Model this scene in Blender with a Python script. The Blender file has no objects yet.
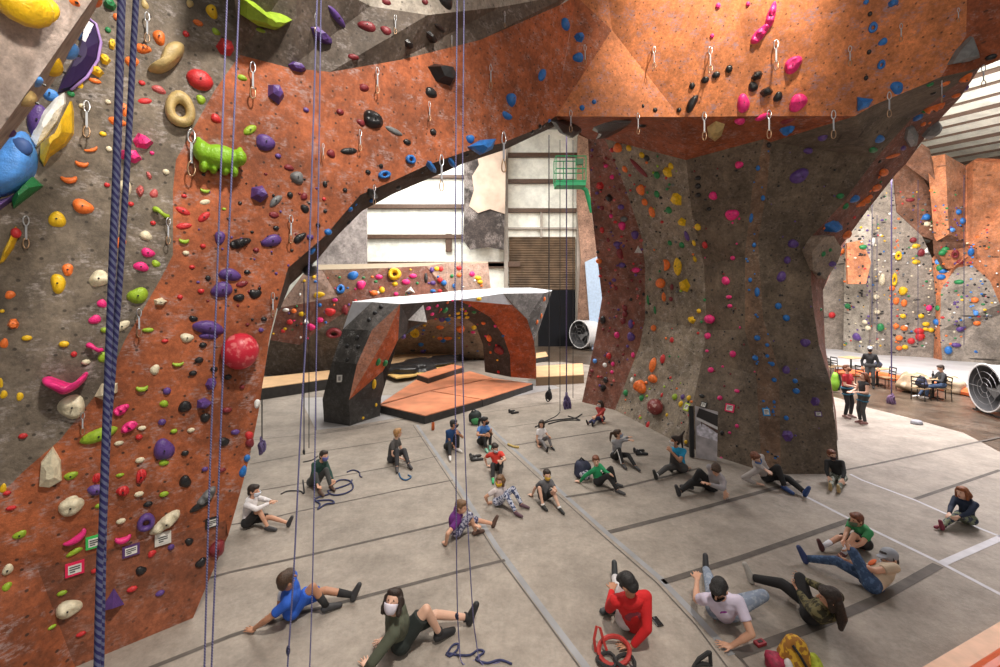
import bpy, bmesh, math, random
from mathutils import Vector as V, Matrix
from mathutils.bvhtree import BVHTree
random.seed(7)
PI = math.pi
S = bpy.context.scene
COL = S.collection
# ---------------------------------------------------------------- camera
F, CX, HY, CH = 420.0, 500.0, 295.0, 4.0
CAM = V((0, 0, CH))
cam_d = bpy.data.cameras.new('camera'); cam = bpy.data.objects.new('camera', cam_d); COL.objects.link(cam)
cam.location = CAM; cam.rotation_euler = (PI/2, 0, 0)
cam_d.sensor_width = 36; cam_d.lens = F/1000*36; cam_d.shift_y = -(333.5-HY)/1000; cam_d.clip_start = .05
S.camera = cam
def ray(px, py): return V(((px-CX)/F, 1, (HY-py)/F))
def P(px, py, Y): return CAM + ray(px, py)*Y
def G(px, py, z=0.0): return P(px, py, (CH-z)*F/(py-HY))
def proj(p): return (CX+F*p.x/p.y, HY-F*(p.z-CH)/p.y)
# ---------------------------------------------------------------- materials
def mat(name, col, rough=.6, metal=0, var=.12, vs=6., bump=.0, bs=40., emit=0, col2=None, thr=None, coat=0):
    m = bpy.data.materials.new(name); m.use_nodes = True
    nt = m.node_tree; N = nt.nodes; L = nt.links
    b = N['Principled BSDF']; b.inputs['Roughness'].default_value = rough; b.inputs['Metallic'].default_value = metal
    if coat: b.inputs['Coat Weight'].default_value = coat
    tc = N.new('ShaderNodeTexCoord'); nz = N.new('ShaderNodeTexNoise')
    nz.inputs['Scale'].default_value = vs; nz.inputs['Detail'].default_value = 5
    L.new(tc.outputs['Object'], nz.inputs['Vector'])
    cr = N.new('ShaderNodeValToRGB'); L.new(nz.outputs['Fac'], cr.inputs['Fac'])
    c = V(col[:3]); c2 = V(col2) if col2 else None
    e = cr.color_ramp.elements
    if c2 is not None:
        e[0].position = (thr or .5)-.03; e[1].position = (thr or .5)+.03
        e[0].color = (*c, 1); e[1].color = (*c2, 1)
    else:
        e[0].position = .3; e[1].position = .7
        e[0].color = (*(c*(1-var)), 1); e[1].color = (*(c*(1+var)), 1)
    L.new(cr.outputs['Color'], b.inputs['Base Color'])
    if emit:
        L.new(cr.outputs['Color'], b.inputs['Emission Color']); b.inputs['Emission Strength'].default_value = emit
    if bump:
        n2 = N.new('ShaderNodeTexNoise'); n2.inputs['Scale'].default_value = bs; n2.inputs['Detail'].default_value = 4
        L.new(tc.outputs['Object'], n2.inputs['Vector'])
        bp = N.new('ShaderNodeBump'); bp.inputs['Strength'].default_value = bump; bp.inputs['Distance'].default_value = .02
        L.new(n2.outputs['Fac'], bp.inputs['Height']); L.new(bp.outputs['Normal'], b.inputs['Normal'])
    return m
def wallmat(name, col, chalk=.5, dots=.5, dscale=4.5, dark=.6, rough=.75, chalkcol=(.62,.56,.55), cs=5., grain=.32, ax=(.75,.66,0)):
    """textured climbing wall paint: mottling, chalk smears, bolt holes"""
    m = bpy.data.materials.new(name); m.use_nodes = True
    nt = m.node_tree; N = nt.nodes; L = nt.links
    b = N['Principled BSDF']; b.inputs['Roughness'].default_value = rough
    tc = N.new('ShaderNodeTexCoord'); O = tc.outputs['Object']
    def noise(scale, detail=6, rgh=.6):
        n = N.new('ShaderNodeTexNoise'); n.inputs['Scale'].default_value = scale
        n.inputs['Detail'].default_value = detail; n.inputs['Roughness'].default_value = rgh
        L.new(O, n.inputs['Vector']); return n
    def ramp(src, p0, p1, c0, c1):
        r = N.new('ShaderNodeValToRGB'); e = r.color_ramp.elements
        e[0].position = p0; e[1].position = p1; e[0].color = (*c0, 1); e[1].color = (*c1, 1)
        L.new(src, r.inputs['Fac']); return r.outputs['Color']
    def mix(fac, a, bb, mode='MIX'):
        x = N.new('ShaderNodeMix'); x.data_type = 'RGBA'; x.blend_type = mode
        if isinstance(fac, float): x.inputs['Factor'].default_value = fac
        else: L.new(fac, x.inputs['Factor'])
        for s_, v in ((6, a), (7, bb)):
            if isinstance(v, tuple): x.inputs[s_].default_value = (*v, 1)
            else: L.new(v, x.inputs[s_])
        return x.outputs[2]
    c = V(col)
    big = ramp(noise(1.3, 8).outputs['Fac'], .35, .65, tuple(c*dark), tuple(c*1.25))
    fine = ramp(noise(19, 6, .75).outputs['Fac'], .35, .68, (1-grain,)*3, (1+grain*.6,)*3)
    colr = mix(1.0, big, fine, 'MULTIPLY')
    mid = ramp(noise(6.5, 8, .72).outputs['Fac'], .36, .62, (1-grain*1.1,)*3, (1.08,)*3)
    colr = mix(1.0, colr, mid, 'MULTIPLY')
    # chalk smears gathered in patches
    n1 = noise(cs, 7, .7); n2 = noise(15, 5, .7)
    mp = N.new('ShaderNodeMapping'); mp.inputs['Scale'].default_value = (1, 1, 2.6); L.new(O, mp.inputs['Vector']); L.new(mp.outputs['Vector'], n2.inputs['Vector'])
    mul = N.new('ShaderNodeMath'); mul.operation = 'MULTIPLY'
    L.new(ramp(n1.outputs['Fac'], .50, .62, (0,0,0), (1,1,1)), mul.inputs[0])
    L.new(ramp(n2.outputs['Fac'], .44, .60, (0,0,0), (1,1,1)), mul.inputs[1])
    m2 = N.new('ShaderNodeMath'); m2.operation = 'MULTIPLY'; m2.inputs[1].default_value = chalk; L.new(mul.outputs[0], m2.inputs[0])
    colr = mix(m2.outputs[0], colr, chalkcol)
    sx = N.new('ShaderNodeSeparateXYZ'); L.new(O, sx.inputs[0])
    al = N.new('ShaderNodeVectorMath'); al.operation = 'DOT_PRODUCT'; al.inputs[1].default_value = ax; L.new(O, al.inputs[0])
    cb_ = N.new('ShaderNodeCombineXYZ'); L.new(al.outputs['Value'], cb_.inputs[0]); L.new(sx.outputs['Z'], cb_.inputs[1])
    vo = N.new('ShaderNodeTexVoronoi'); vo.voronoi_dimensions = '2D'; vo.inputs['Scale'].default_value = dscale; vo.inputs['Randomness'].default_value = .75; L.new(cb_.outputs[0], vo.inputs['Vector'])
    d = ramp(vo.outputs['Distance'], .05, .08, (dots,)*3, (0,0,0))
    colr = mix(d, colr, (.015,.012,.01))
    L.new(colr, b.inputs['Base Color'])
    bp = N.new('ShaderNodeBump'); bp.inputs['Strength'].default_value = .5; bp.inputs['Distance'].default_value = .015
    L.new(noise(30, 5, .7).outputs['Fac'], bp.inputs['Height']); L.new(bp.outputs['Normal'], b.inputs['Normal'])
    return m
# ---------------------------------------------------------------- object helpers
def obj(name, me, m=None, parent=None, kind=None):
    if isinstance(me, bmesh.types.BMesh):
        x = bpy.data.meshes.new(name); me.to_mesh(x); me.free(); me = x
    o = bpy.data.objects.new(name, me); COL.objects.link(o)
    for q in (m if isinstance(m, (list, tuple)) else [m]):
        if q: me.materials.append(q)
    if parent:
        o.parent = parent
        o.matrix_parent_inverse = Matrix.Translation(parent.location).inverted()
    if kind: o['kind'] = kind
    return o
def tag(o, label, cat, group=None):
    o['label'] = label; o['category'] = cat
    if group: o['group'] = group
    return o
def thing(name, label, cat, loc=(0,0,0), group=None):
    o = bpy.data.objects.new(name, None); COL.objects.link(o); o.location = loc; o.empty_display_size = .1
    return tag(o, label, cat, group)
def smooth(o):
    for p in o.data.polygons: p.use_smooth = True
    return o
def frame(d):
    d = d.normalized(); a = V((0,0,1)) if abs(d.z) < .9 else V((1,0,0))
    u = d.cross(a).normalized(); return u, d.cross(u).normalized(), d
def add_tube(bm, pts, rad, seg=8, closed=False):
    pts = [V(p) for p in pts]; n = len(pts)
    if not isinstance(rad, (list, tuple)): rad = [rad]*n
    rings = []; pu = None
    for i, p in enumerate(pts):
        if closed: d = pts[(i+1) % n]-pts[i-1]
        else: d = pts[min(i+1, n-1)]-pts[max(i-1, 0)]
        if d.length < 1e-9: d = V((0,0,1))
        d.normalize()
        if pu is None: pu = frame(d)[0]
        pu = (pu-d*pu.dot(d)); pu = pu.normalized() if pu.length > 1e-6 else frame(d)[0]
        w = d.cross(pu)
        rings.append([bm.verts.new(p+(pu*math.cos(2*PI*k/seg)+w*math.sin(2*PI*k/seg))*rad[i]) for k in range(seg)])
    m = n if closed else n-1
    for i in range(m):
        a, b = rings[i], rings[(i+1) % n]
        for k in range(seg): bm.faces.new((a[k], a[(k+1) % seg], b[(k+1) % seg], b[k]))
    if not closed:
        bm.faces.new(rings[0][::-1]); bm.faces.new(rings[-1])
def tube(pts, rad, seg=8, closed=False):
    bm = bmesh.new(); add_tube(bm, pts, rad, seg, closed); return bm
def add_cone(bm, a, b, ra, rb, seg=12, flat=(False, False)):
    """round-ended tapered limb"""
    a, b = V(a), V(b); d = b-a
    if d.length < 1e-6: d = V((0,0,1e-4))
    u, w, d = frame(d); rows = []
    def ring(c, r): return [bm.verts.new(c+(u*math.cos(2*PI*k/seg)+w*math.sin(2*PI*k/seg))*r) for k in range(seg)]
    if not flat[0]:
        for t in (-75, -45, -20): rows.append(ring(a+d*(ra*math.sin(math.radians(t))), ra*math.cos(math.radians(t))))
    rows.append(ring(a, ra)); rows.append(ring(b, rb))
    if not flat[1]:
        for t in (20, 45, 75): rows.append(ring(b+d*(rb*math.sin(math.radians(t))), rb*math.cos(math.radians(t))))
    for p, q in zip(rows, rows[1:]):
        for k in range(seg): bm.faces.new((p[k], p[(k+1) % seg], q[(k+1) % seg], q[k]))
    bm.faces.new(rows[0][::-1]); bm.faces.new(rows[-1])
def add_ell(bm, c, ax, seg=14, rows=9):
    """ellipsoid: ax = three axis vectors"""
    x, y, z = [V(a) for a in ax]; c = V(c); rr = []
    for i in range(1, rows):
        t = PI*i/rows
        rr.append([bm.verts.new(c+z*math.cos(t)+(x*math.cos(2*PI*k/seg)+y*math.sin(2*PI*k/seg))*math.sin(t)) for k in range(seg)])
    for p, q in zip(rr, rr[1:]):
        for k in range(seg): bm.faces.new((p[k], q[k], q[(k+1) % seg], p[(k+1) % seg]))
    bm.faces.new(rr[0]); bm.faces.new(rr[-1][::-1])
def add_box(bm, c, size, M=None, bev=0):
    c = V(c); M = M or Matrix.Identity(3)
    vs = []
    for x in (-.5, .5):
        for y in (-.5, .5):
            for z in (-.5, .5): vs.append(bm.verts.new(c+M @ V((x*size[0], y*size[1], z*size[2]))))
    fs = [bm.faces.new([vs[i] for i in q]) for q in ((0,1,3,2),(4,6,7,5),(0,4,5,1),(2,3,7,6),(0,2,6,4),(1,5,7,3))]
    if bev:
        es = list({e for f in fs for e in f.edges})
        bmesh.ops.bevel(bm, geom=es, offset=bev, segments=2, affect='EDGES', profile=.6)
def box(c, size, M=None, bev=0):
    bm = bmesh.new(); add_box(bm, c, size, M, bev); return bm
def prism(pts, h, axis=V((0,0,1))):
    """solid from a polygon pushed along an axis"""
    bm = bmesh.new(); a = [bm.verts.new(V(p)) for p in pts]; b = [bm.verts.new(V(p)+axis*h) for p in pts]
    bm.faces.new(a[::-1]); bm.faces.new(b)
    for i in range(len(a)): bm.faces.new((a[i], a[(i+1) % len(a)], b[(i+1) % len(a)], b[i]))
    bmesh.ops.recalc_face_normals(bm, faces=bm.faces); return bm
def rotz(a): return Matrix.Rotation(a, 3, 'Z')
def blob(c, size, seed=0, amp=.15, seg=18, rows=12, M=None):
    rnd = random.Random(seed); ph = [rnd.uniform(0, 6.3) for _ in range(9)]
    bm = bmesh.new(); c = V(c); M = M or Matrix.Identity(3)
    add_ell(bm, (0,0,0), ((1,0,0),(0,1,0),(0,0,1)), seg, rows)
    for v in bm.verts:
        p = v.co; r = 1+amp*(math.sin(3*p.x+ph[0])+math.sin(4*p.y+ph[1])+math.sin(5*p.z+ph[2])+.5*math.sin(9*p.x+7*p.y+ph[3]))/2
        q = p*r; v.co = c+M @ V((q.x*size[0], q.y*size[1], max(q.z, -.85)*size[2]))
    return bm
def remesh(bm, name, voxel, m, parent, it=2, cls=None):
    me = bpy.data.meshes.new(name); bm.to_mesh(me); bm.free()
    t = bpy.data.objects.new(name+'_tmp', me); COL.objects.link(t)
    r = t.modifiers.new('r', 'REMESH'); r.mode = 'VOXEL'; r.voxel_size = voxel; r.use_smooth_shade = True
    if it: s_ = t.modifiers.new('s', 'SMOOTH'); s_.factor = .5; s_.iterations = it
    dg = bpy.context.evaluated_depsgraph_get(); ev = t.evaluated_get(dg)
    out = bpy.data.meshes.new_from_object(ev)
    bpy.data.objects.remove(t); bpy.data.meshes.remove(me)
    out.name = name; out.materials.clear()
    o = obj(name, out, m, parent)
    if cls:
        idx = [cls(p.center) for p in out.polygons]
        out.polygons.foreach_set('material_index', idx)
    out.polygons.foreach_set('use_smooth', [True]*len(out.polygons))
    return o
# ---------------------------------------------------------------- climbing panels (ray targets for the holds)
TRI_V, TRI_F, TRI_R = [], [], []
def panel(name, parent, m, pts, region=None, thick=.12, Yadd=0):
    """flat-sided wall panel through 3-D corner points, with real thickness behind it"""
    ps = [V(p) if not isinstance(p, tuple) else P(p[0], p[1], p[2]) for p in pts]
    bm = bmesh.new(); vs = [bm.verts.new(p) for p in ps]
    f = bm.faces.new(vs); f.normal_update()
    c = sum(ps, V())/len(ps)
    if f.normal.dot(CAM-c) < 0: f.normal_flip(); f.normal_update()
    nrm = f.normal.copy()
    bmesh.ops.triangulate(bm, faces=[f])
    bm.verts.index_update(); b0 = len(TRI_V); vl = list(bm.verts); ix = {v: i for i, v in enumerate(vl)}
    TRI_V.extend([v.co.copy() for v in vl])
    for t in bm.faces:
        TRI_F.append([b0+ix[v] for v in t.verts]); TRI_R.append(region or name)
    if thick:
        back = [bm.verts.new(p-nrm*thick) for p in ps]
        n = len(ps)
        for i in range(n):
            bm.faces.new((vs[i], vs[(i+1) % n], back[(i+1) % n], back[i]))
        fb = bm.faces.new(back); bmesh.ops.triangulate(bm, faces=[fb])
    return obj(name, bm, m, parent)
# ---------------------------------------------------------------- wall paints
M_GREY = wallmat('grey_wall_paint', (.205,.165,.125), chalk=.45, dots=.7)
M_GREYD = wallmat('shaded_grey_wall_paint', (.13,.1,.078), chalk=.3, dots=.6, dark=.75)  # grey paint darkened for the shade on the roof and low boulder wall
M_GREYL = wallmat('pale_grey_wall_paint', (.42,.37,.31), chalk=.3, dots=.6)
M_WHITEW = wallmat('whitish_wall_paint', (.62,.52,.48), chalk=.3, dots=.8, dscale=3)
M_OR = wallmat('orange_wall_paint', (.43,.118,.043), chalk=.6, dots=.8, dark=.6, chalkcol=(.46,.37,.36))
M_ORL = wallmat('lit_orange_wall_paint', (.62,.21,.075), chalk=.95, dots=.7, dark=.8, chalkcol=(.30,.21,.25), cs=4.2, ax=(1,-.15,0))  # wall orange lightened in colour where the lamp strikes the overhang
M_ORD = wallmat('shaded_orange_wall_paint', (.34,.085,.03), chalk=.25, dots=.6, dark=.75)  # wall orange darkened in colour for the shaded soffit and turned-away faces
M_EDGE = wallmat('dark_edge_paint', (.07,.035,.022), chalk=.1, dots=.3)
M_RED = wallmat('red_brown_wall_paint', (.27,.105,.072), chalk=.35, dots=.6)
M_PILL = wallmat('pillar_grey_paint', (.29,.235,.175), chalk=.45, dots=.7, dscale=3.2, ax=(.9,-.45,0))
M_PILD = wallmat('pillar_shaded_paint', (.165,.122,.085), chalk=.35, dots=.7, dscale=3.2, ax=(.9,-.45,0), chalkcol=(.35,.28,.24))  # pillar paint browned and darkened for the shadow on its front
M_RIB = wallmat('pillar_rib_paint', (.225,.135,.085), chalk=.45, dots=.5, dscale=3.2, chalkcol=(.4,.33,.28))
M_FAR = wallmat('far_grey_paint', (.36,.31,.26), chalk=.2, dots=.85, dscale=1.25)
M_FARO = wallmat('far_orange_paint', (.62,.24,.11), chalk=.35, dots=.6, dscale=1.25, chalkcol=(.5,.35,.3))
M_FARB = wallmat('far_brown_shade_paint', (.24,.11,.065), chalk=.2, dots=.5, dscale=1.25)  # brown that also carries the painted shade of a shadowed facet
M_BRN = wallmat('boulder_brown_paint', (.24,.125,.075), chalk=.25, dots=.5, dscale=2.2)
M_PINK = wallmat('boulder_pink_paint', (.5,.33,.26), chalk=.4, dots=.5, dscale=2.2)
M_BDK = wallmat('boulder_dark_paint', (.05,.046,.043), chalk=.3, dots=.2, dscale=2.2, chalkcol=(.2,.2,.2))
M_BOR = wallmat('boulder_orange_paint', (.46,.1,.03), chalk=.3, dots=.3, dscale=2.2)
M_BPK = wallmat('boulder_faded_orange_paint', (.55,.25,.16), chalk=.4, dots=.3, dscale=2.2)
M_BGR = wallmat('boulder_grey_paint', (.22,.21,.2), chalk=.4, dots=.3, dscale=2.2)
M_WHT = mat('white_boulder_top', (.52,.54,.58), .5)

# ---------------------------------------------------------------- left climbing wall plane
_b1, _b2 = G(75, 667), G(193, 618)
_d = (_b2-_b1).normalized(); _n0 = V((_d.y, -_d.x, 0))
def vray(px, py):
    r = ray(px, py); t = _n0.dot(_b1-CAM)/_n0.dot(r); return CAM+r*t
_anchor = vray(130, 545); _t = math.radians(6)
_nL = (_n0*math.cos(_t)-V((0,0,1))*math.sin(_t)).normalized()
def RL(px, py, off=0.0):
    r = ray(px, py); t = _nL.dot(_anchor-CAM)/_nL.dot(r); return CAM+r*t+_nL*off
LW = thing('climbing_wall', 'tall grey and orange climbing wall covered in holds along the left side', 'climbing wall', tuple(G(75,667)))
greyB = [(240,55),(215,90),(176,160),(173,190),(173,255),(160,280),(140,315),(125,340),(110,375),(98,392),(60,440),(25,470),(-5,500)]
panel('grey_panel', LW, M_GREY, [RL(-140,-120), RL(226,-120)]+[RL(*p) for p in greyB]+[RL(-140,560)], 'grey part of the left wall')
arcE = [(228,536),(234,515),(241,490),(250,455),(258,415),(264,375),(270,335),(277,308),(288,268),(303,255),(325,236),(360,195),(395,180),(427,165),(467,151),(502,143),(537,129),(556,116)]
creaseT = [(565,60),(576,-4)]
topB = [(560,5),(480,40),(400,60),(330,72),(290,68)]
crL, crR, crC = (-140,610), (226,521), (38,569)
panel('orange_panel', LW, M_OR, [RL(*p) for p in greyB]+[RL(-140,560), RL(*crL), RL(*crC), RL(110,549), RL(*crR)]+[RL(*p) for p in arcE]+[RL(*p) for p in creaseT+topB], 'orange part of the left wall', thick=.02)
kb = [RL(*crC), RL(110,549), RL(*crR), RL(225,542), G(193,618), G(75,667)]
M_KICK = wallmat('kickboard_paint', (.30,.095,.045), chalk=.2, dots=.5)
bmk = bmesh.new()
panel('kick_panel', LW, M_KICK, kb, 'kickboard of the left wall', thick=0)
panel('kick_panel', LW, M_OR, [RL(*crC), G(75,667), G(40,690), G(-40,735), RL(-140,610)], 'orange part of the left wall', thick=0)
# side of the left tower, behind the free edge
side = []
edge = [G(193,618), RL(225,542)]+[RL(*p) for p in arcE[:8]]
bm = bmesh.new(); aa = [bm.verts.new(p) for p in edge]; bb = [bm.verts.new(p+V((-.8,.72,0))) for p in edge]
for i in range(len(edge)-1): bm.faces.new((aa[i], aa[i+1], bb[i+1], bb[i]))
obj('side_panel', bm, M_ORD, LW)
# underside of the arch, a strip running back from the free edge
inn = [RL(*p) for p in arcE[7:]]
outp = [(279,312),(290,285),(318,259),(337,236),(362,211),(393,194),(440,174),(462,164),(504,150),(538,134),(560,124)]
bm = bmesh.new(); aa = [bm.verts.new(p) for p in inn]
bb = [bm.verts.new(P(q[0], q[1], p.y+.55)) for p, q in zip(inn, outp)]
for i in range(len(inn)-1): bm.faces.new((aa[i], aa[i+1], bb[i+1], bb[i]))
bm.verts.index_update(); b0 = len(TRI_V); TRI_V.extend([v.co.copy() for v in bm.verts])
for f_ in bm.faces: TRI_F.append([b0+v.index for v in f_.verts]); TRI_R.append('underside of the arch')
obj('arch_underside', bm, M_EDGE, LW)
# ---------------------------------------------------------------- overhead roof and centre face
yc1, yc0 = RL(556,116).y, RL(576,-4).y
AR = thing('climbing_overhang', 'orange overhanging climbing face lit from above across the top centre', 'climbing wall', (1.5,8.5,8))
roofF = [(225,-95),(300,-30),(370,6),(428,15),(500,7),(572,-6)]
roofY = [3.9,4.9,5.9,6.2,7.4,yc0-.25]
rb = [RL(226,-120), RL(240,55)]+[RL(*p) for p in topB[::-1]]+[RL(576,-4)]
rf = [P(p[0], p[1], y) for p, y in zip(roofF, roofY)]
bm = bmesh.new()
seq_b = [RL(240,55), RL(290,68), RL(330,72), RL(400,60), RL(480,40), RL(560,5)]
bv = [bm.verts.new(p) for p in seq_b]; fv = [bm.verts.new(p) for p in rf]
for i in range(5):
    for tri in ((bv[i], bv[i+1], fv[i+1]), (bv[i], fv[i+1], fv[i])): bm.faces.new(tri)
bm.verts.index_update(); b0 = len(TRI_V); TRI_V.extend([v.co.copy() for v in bm.verts])
for f_ in bm.faces: TRI_F.append([b0+v.index for v in f_.verts]); TRI_R.append('grey roof at the top')
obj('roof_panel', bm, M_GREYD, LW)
bm = bmesh.new(); fv = [bm.verts.new(p) for p in rf]; tv = [bm.verts.new(p+V((0,-.2,5.5))) for p in rf]  # lip carried up out of view to keep the key light off the arch
for i in range(5): bm.faces.new((fv[i], fv[i+1], tv[i+1], tv[i]))
bm.verts.index_update(); b0 = len(TRI_V); TRI_V.extend([v.co.copy() for v in bm.verts])
for f_ in bm.faces: TRI_F.append([b0+v.index for v in f_.verts]); TRI_R.append('grey lip above the roof')
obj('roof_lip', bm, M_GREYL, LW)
# centre face
cb = [(556,116,yc1),(680,117,9.2),(760,116,8.8),(855,116,8.2)]
ct = [(576,-4,yc0),(600,-70,8.7),(720,-70,8.0),(962,-70,6.6),(967,0,7.0)]
panel('triangle_panel', AR, M_OR, [(556,116,yc1),(576,-4,yc0),(612,30,8.95)], 'overhang in the centre')
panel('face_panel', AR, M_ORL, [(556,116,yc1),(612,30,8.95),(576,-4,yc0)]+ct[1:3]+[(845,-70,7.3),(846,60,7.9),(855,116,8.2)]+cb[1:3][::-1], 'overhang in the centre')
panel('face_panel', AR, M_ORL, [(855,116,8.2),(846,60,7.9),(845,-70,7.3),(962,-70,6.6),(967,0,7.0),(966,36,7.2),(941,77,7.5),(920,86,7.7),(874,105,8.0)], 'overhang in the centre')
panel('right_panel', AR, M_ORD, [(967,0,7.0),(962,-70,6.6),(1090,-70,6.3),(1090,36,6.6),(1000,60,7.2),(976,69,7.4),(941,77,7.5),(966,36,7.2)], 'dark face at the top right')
# ---------------------------------------------------------------- pillar
PT = thing('climbing_pillar', 'huge grey climbing pillar standing in the centre, flaring into the arch above', 'climbing wall', tuple(G(740,470)+V((.4,1.5,0))))
A = [(588,139,13.0),(591,205,14.0),(602,298,15.3),(595,340,15.5),tuple(G(582,402))]
def gp(px, py): g = G(px, py); return (px, py, g.y)
A[-1] = gp(582,402)
Bc = [(605,139,12.4),(624,184,13.0),(641,235,13.5),(645,265,13.8),(645,318,14.1),(640,345,14.2),gp(615,410)]
Cc = [(686,160,10.9),(692,214,11.5),(704,265,11.9),(707,330,12.0),(702,360,11.8),gp(684,446)]
Dc = [(764,139,9.6),(752,190,10.3),(745,256,10.7),(745,330,10.7),(756,375,10.3),gp(762,471)]
Ec = [(771,142,9.5),(767,187,10.1),(758,240,10.6),(763,318,10.7),(779,370,10.3),gp(781,474)]
Fc = [(855,116,8.2),(941,77,7.5),(976,69,7.4),(912,118,9.3),(876,158,9.9),(840,206,10.3),(812,236,10.6),(811,282,10.7),(813,306,10.7),(819,345,10.5),(831,384,10.0),gp(840,474)]
def strip(name, m, a, b, region):
    for i in range(max(len(a), len(b))-1):
        q = [a[min(i, len(a)-1)], a[min(i+1, len(a)-1)], b[min(i+1, len(b)-1)], b[min(i, len(b)-1)]]
        q = [p for k, p in enumerate(q) if p not in q[:k]]
        quads.append((q, region))
def stripobj(name, m, a, b, region):
    bm = bmesh.new(); ca = {}
    def vert(p):
        if p not in ca: ca[p] = bm.verts.new(P(*p))
        return ca[p]
    def lens(c):
        s_ = [0]
        for p, q in zip(c, c[1:]): s_.append(s_[-1]+math.hypot(p[0]-q[0], p[1]-q[1]))
        return [x/s_[-1] for x in s_]
    la, lb = lens(a), lens(b); i = j = 0
    while i < len(a)-1 or j < len(b)-1:
        if j == len(b)-1 or (i < len(a)-1 and la[i+1] <= lb[j+1]):
            bm.faces.new((vert(a[i]), vert(a[i+1]), vert(b[j]))); i += 1
        else:
            bm.faces.new((vert(a[i]), vert(b[j+1]), vert(b[j]))); j += 1
    bmesh.ops.recalc_face_normals(bm, faces=bm.faces)
    bm.verts.index_update(); b0 = len(TRI_V); TRI_V.extend([v.co.copy() for v in bm.verts])
    for f_ in bm.faces: TRI_F.append([b0+v.index for v in f_.verts]); TRI_R.append(region)
    return obj(name, bm, m, PT)
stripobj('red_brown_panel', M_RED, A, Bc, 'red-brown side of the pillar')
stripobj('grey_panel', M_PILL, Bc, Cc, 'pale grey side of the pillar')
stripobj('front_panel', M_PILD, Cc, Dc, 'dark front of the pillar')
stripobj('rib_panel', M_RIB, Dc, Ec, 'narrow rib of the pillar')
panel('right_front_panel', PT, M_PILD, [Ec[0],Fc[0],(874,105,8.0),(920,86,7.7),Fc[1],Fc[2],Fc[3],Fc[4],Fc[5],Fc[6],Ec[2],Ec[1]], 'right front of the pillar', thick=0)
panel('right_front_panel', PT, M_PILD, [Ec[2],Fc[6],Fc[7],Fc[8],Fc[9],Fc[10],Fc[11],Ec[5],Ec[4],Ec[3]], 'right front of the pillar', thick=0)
inner = [(976,69,7.4),(912,118,9.3),(876,158,9.9),(840,206,10.3),(812,236,10.6),(811,282,10.7)]
outer = [(1000,60,7.3),(980,68,7.9),(960,98,8.6),(941,118,9.8),(920,144,10.4),(906,164,10.7),(896,174,10.9),(866,212,11.2),(850,234,11.4),(841,246,11.5),(823,290,11.4)]
stripobj('edge_panel', M_RED, inner, outer, 'slanting right edge of the pillar')
panel('edge_panel', PT, M_RED, [(811,282,10.7),(823,290,11.4),(825,345,11.4),(836,412,14.5),(838,440,11.6),(831,384,10.0),(819,345,10.5),(813,306,10.7)], 'lower right edge of the pillar', thick=0)
# soffit under the overhang
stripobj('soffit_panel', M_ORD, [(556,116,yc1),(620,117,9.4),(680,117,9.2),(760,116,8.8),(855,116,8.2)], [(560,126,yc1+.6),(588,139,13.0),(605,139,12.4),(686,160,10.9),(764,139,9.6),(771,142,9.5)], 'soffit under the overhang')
# hidden back of the pillar so that it is a closed body
panel('back_panel', PT, M_RED, [A[0],A[1],A[2],A[3],A[4],(720,395,16.8),(830,400,13.0),(824,345,13.0),(823,290,12.6),(850,232,12.6),(900,165,12.4),(720,130,15)], 'back of the pillar', thick=0)
# ---------------------------------------------------------------- pale near panel in the upper left corner
NP = thing('climbing_prow', 'pale pinkish climbing panel jutting in at the upper left corner', 'climbing wall', tuple(P(0,60,2.4)))
panel('face_panel', NP, M_WHITEW, [(-140,-100,1.9),(150,-100,2.75),(92,0,2.75),(46,66,2.7),(0,130,2.6),(-140,300,2.4)], 'pale panel in the upper left corner')
panel('rim_panel', NP, mat('pale_rim_paint', (.36,.32,.29), .7, var=.35, vs=9), [(150,-100,2.75),(92,0,2.75),(46,66,2.7),(0,130,2.6),(-140,300,2.4),(-140,325,2.75),(0,150,3.1),(52,84,3.2),(101,0,3.3),(165,-100,3.3)], 'rim of the pale panel')
# ---------------------------------------------------------------- hall shell
def struct(name, me, m): return obj(name, me, m, None, 'structure')
def floormat():
    m = wallmat('carpet_floor_pad', (.30,.262,.225), chalk=.35, dots=0, dark=.86, rough=.85, chalkcol=(.42,.38,.34), cs=1.2, grain=.12)
    return m
M_PAD = floormat()
M_CONC = wallmat('stained_concrete', (.12,.085,.06), chalk=.45, dots=0, dark=.5, rough=.3, chalkcol=(.34,.29,.24), cs=.8, grain=.3)
struct('floor', box((4,18,-.12), (90,60,.2)), M_CONC)
padpts = [(-400,700),(-400,900),(1000,900),(1120,600),(1000,452),(964,433),(910,418),(870,408),(838,398),(800,390),(600,366),(560,362),(540,362),(420,350),(200,352),(60,380),(-300,480)]
struct('floor_padding', prism([V((G(*p).x, G(*p).y, -.018)) for p in padpts], .018), M_PAD)
M_STEEL = wallmat('white_metal_cladding', (.80,.81,.74), chalk=.0, dots=0, dark=.92, grain=.05)
M_GIRT = mat('brown_steel', (.10,.055,.035), .5, var=.25)
YB = 33.0
struct('wall_back', box((4,YB+.15,8.5), (90,.3,17.4)), M_STEEL)
def wbar(px0, py0, px1, py1, dy, m, name):
    a, b = P(px0, py0, YB), P(px1, py1, YB)
    o = box(((a.x+b.x)/2, YB-dy/2, (a.z+b.z)/2), (abs(b.x-a.x), dy, abs(b.z-a.z)), bev=.02)
    return struct(name, o, m)
n = 0
for (x0, y0, x1, y1) in ((330,205,466,209),(330,235,466,239),(330,262,520,267),(500,154,580,158),(500,180,580,184),(500,209,580,213),(488,263,508,268),(330,176,466,179)):
    n += 1; wbar(x0, y0, x1, y1, .35, M_GIRT, 'trim_%d' % n)
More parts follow.
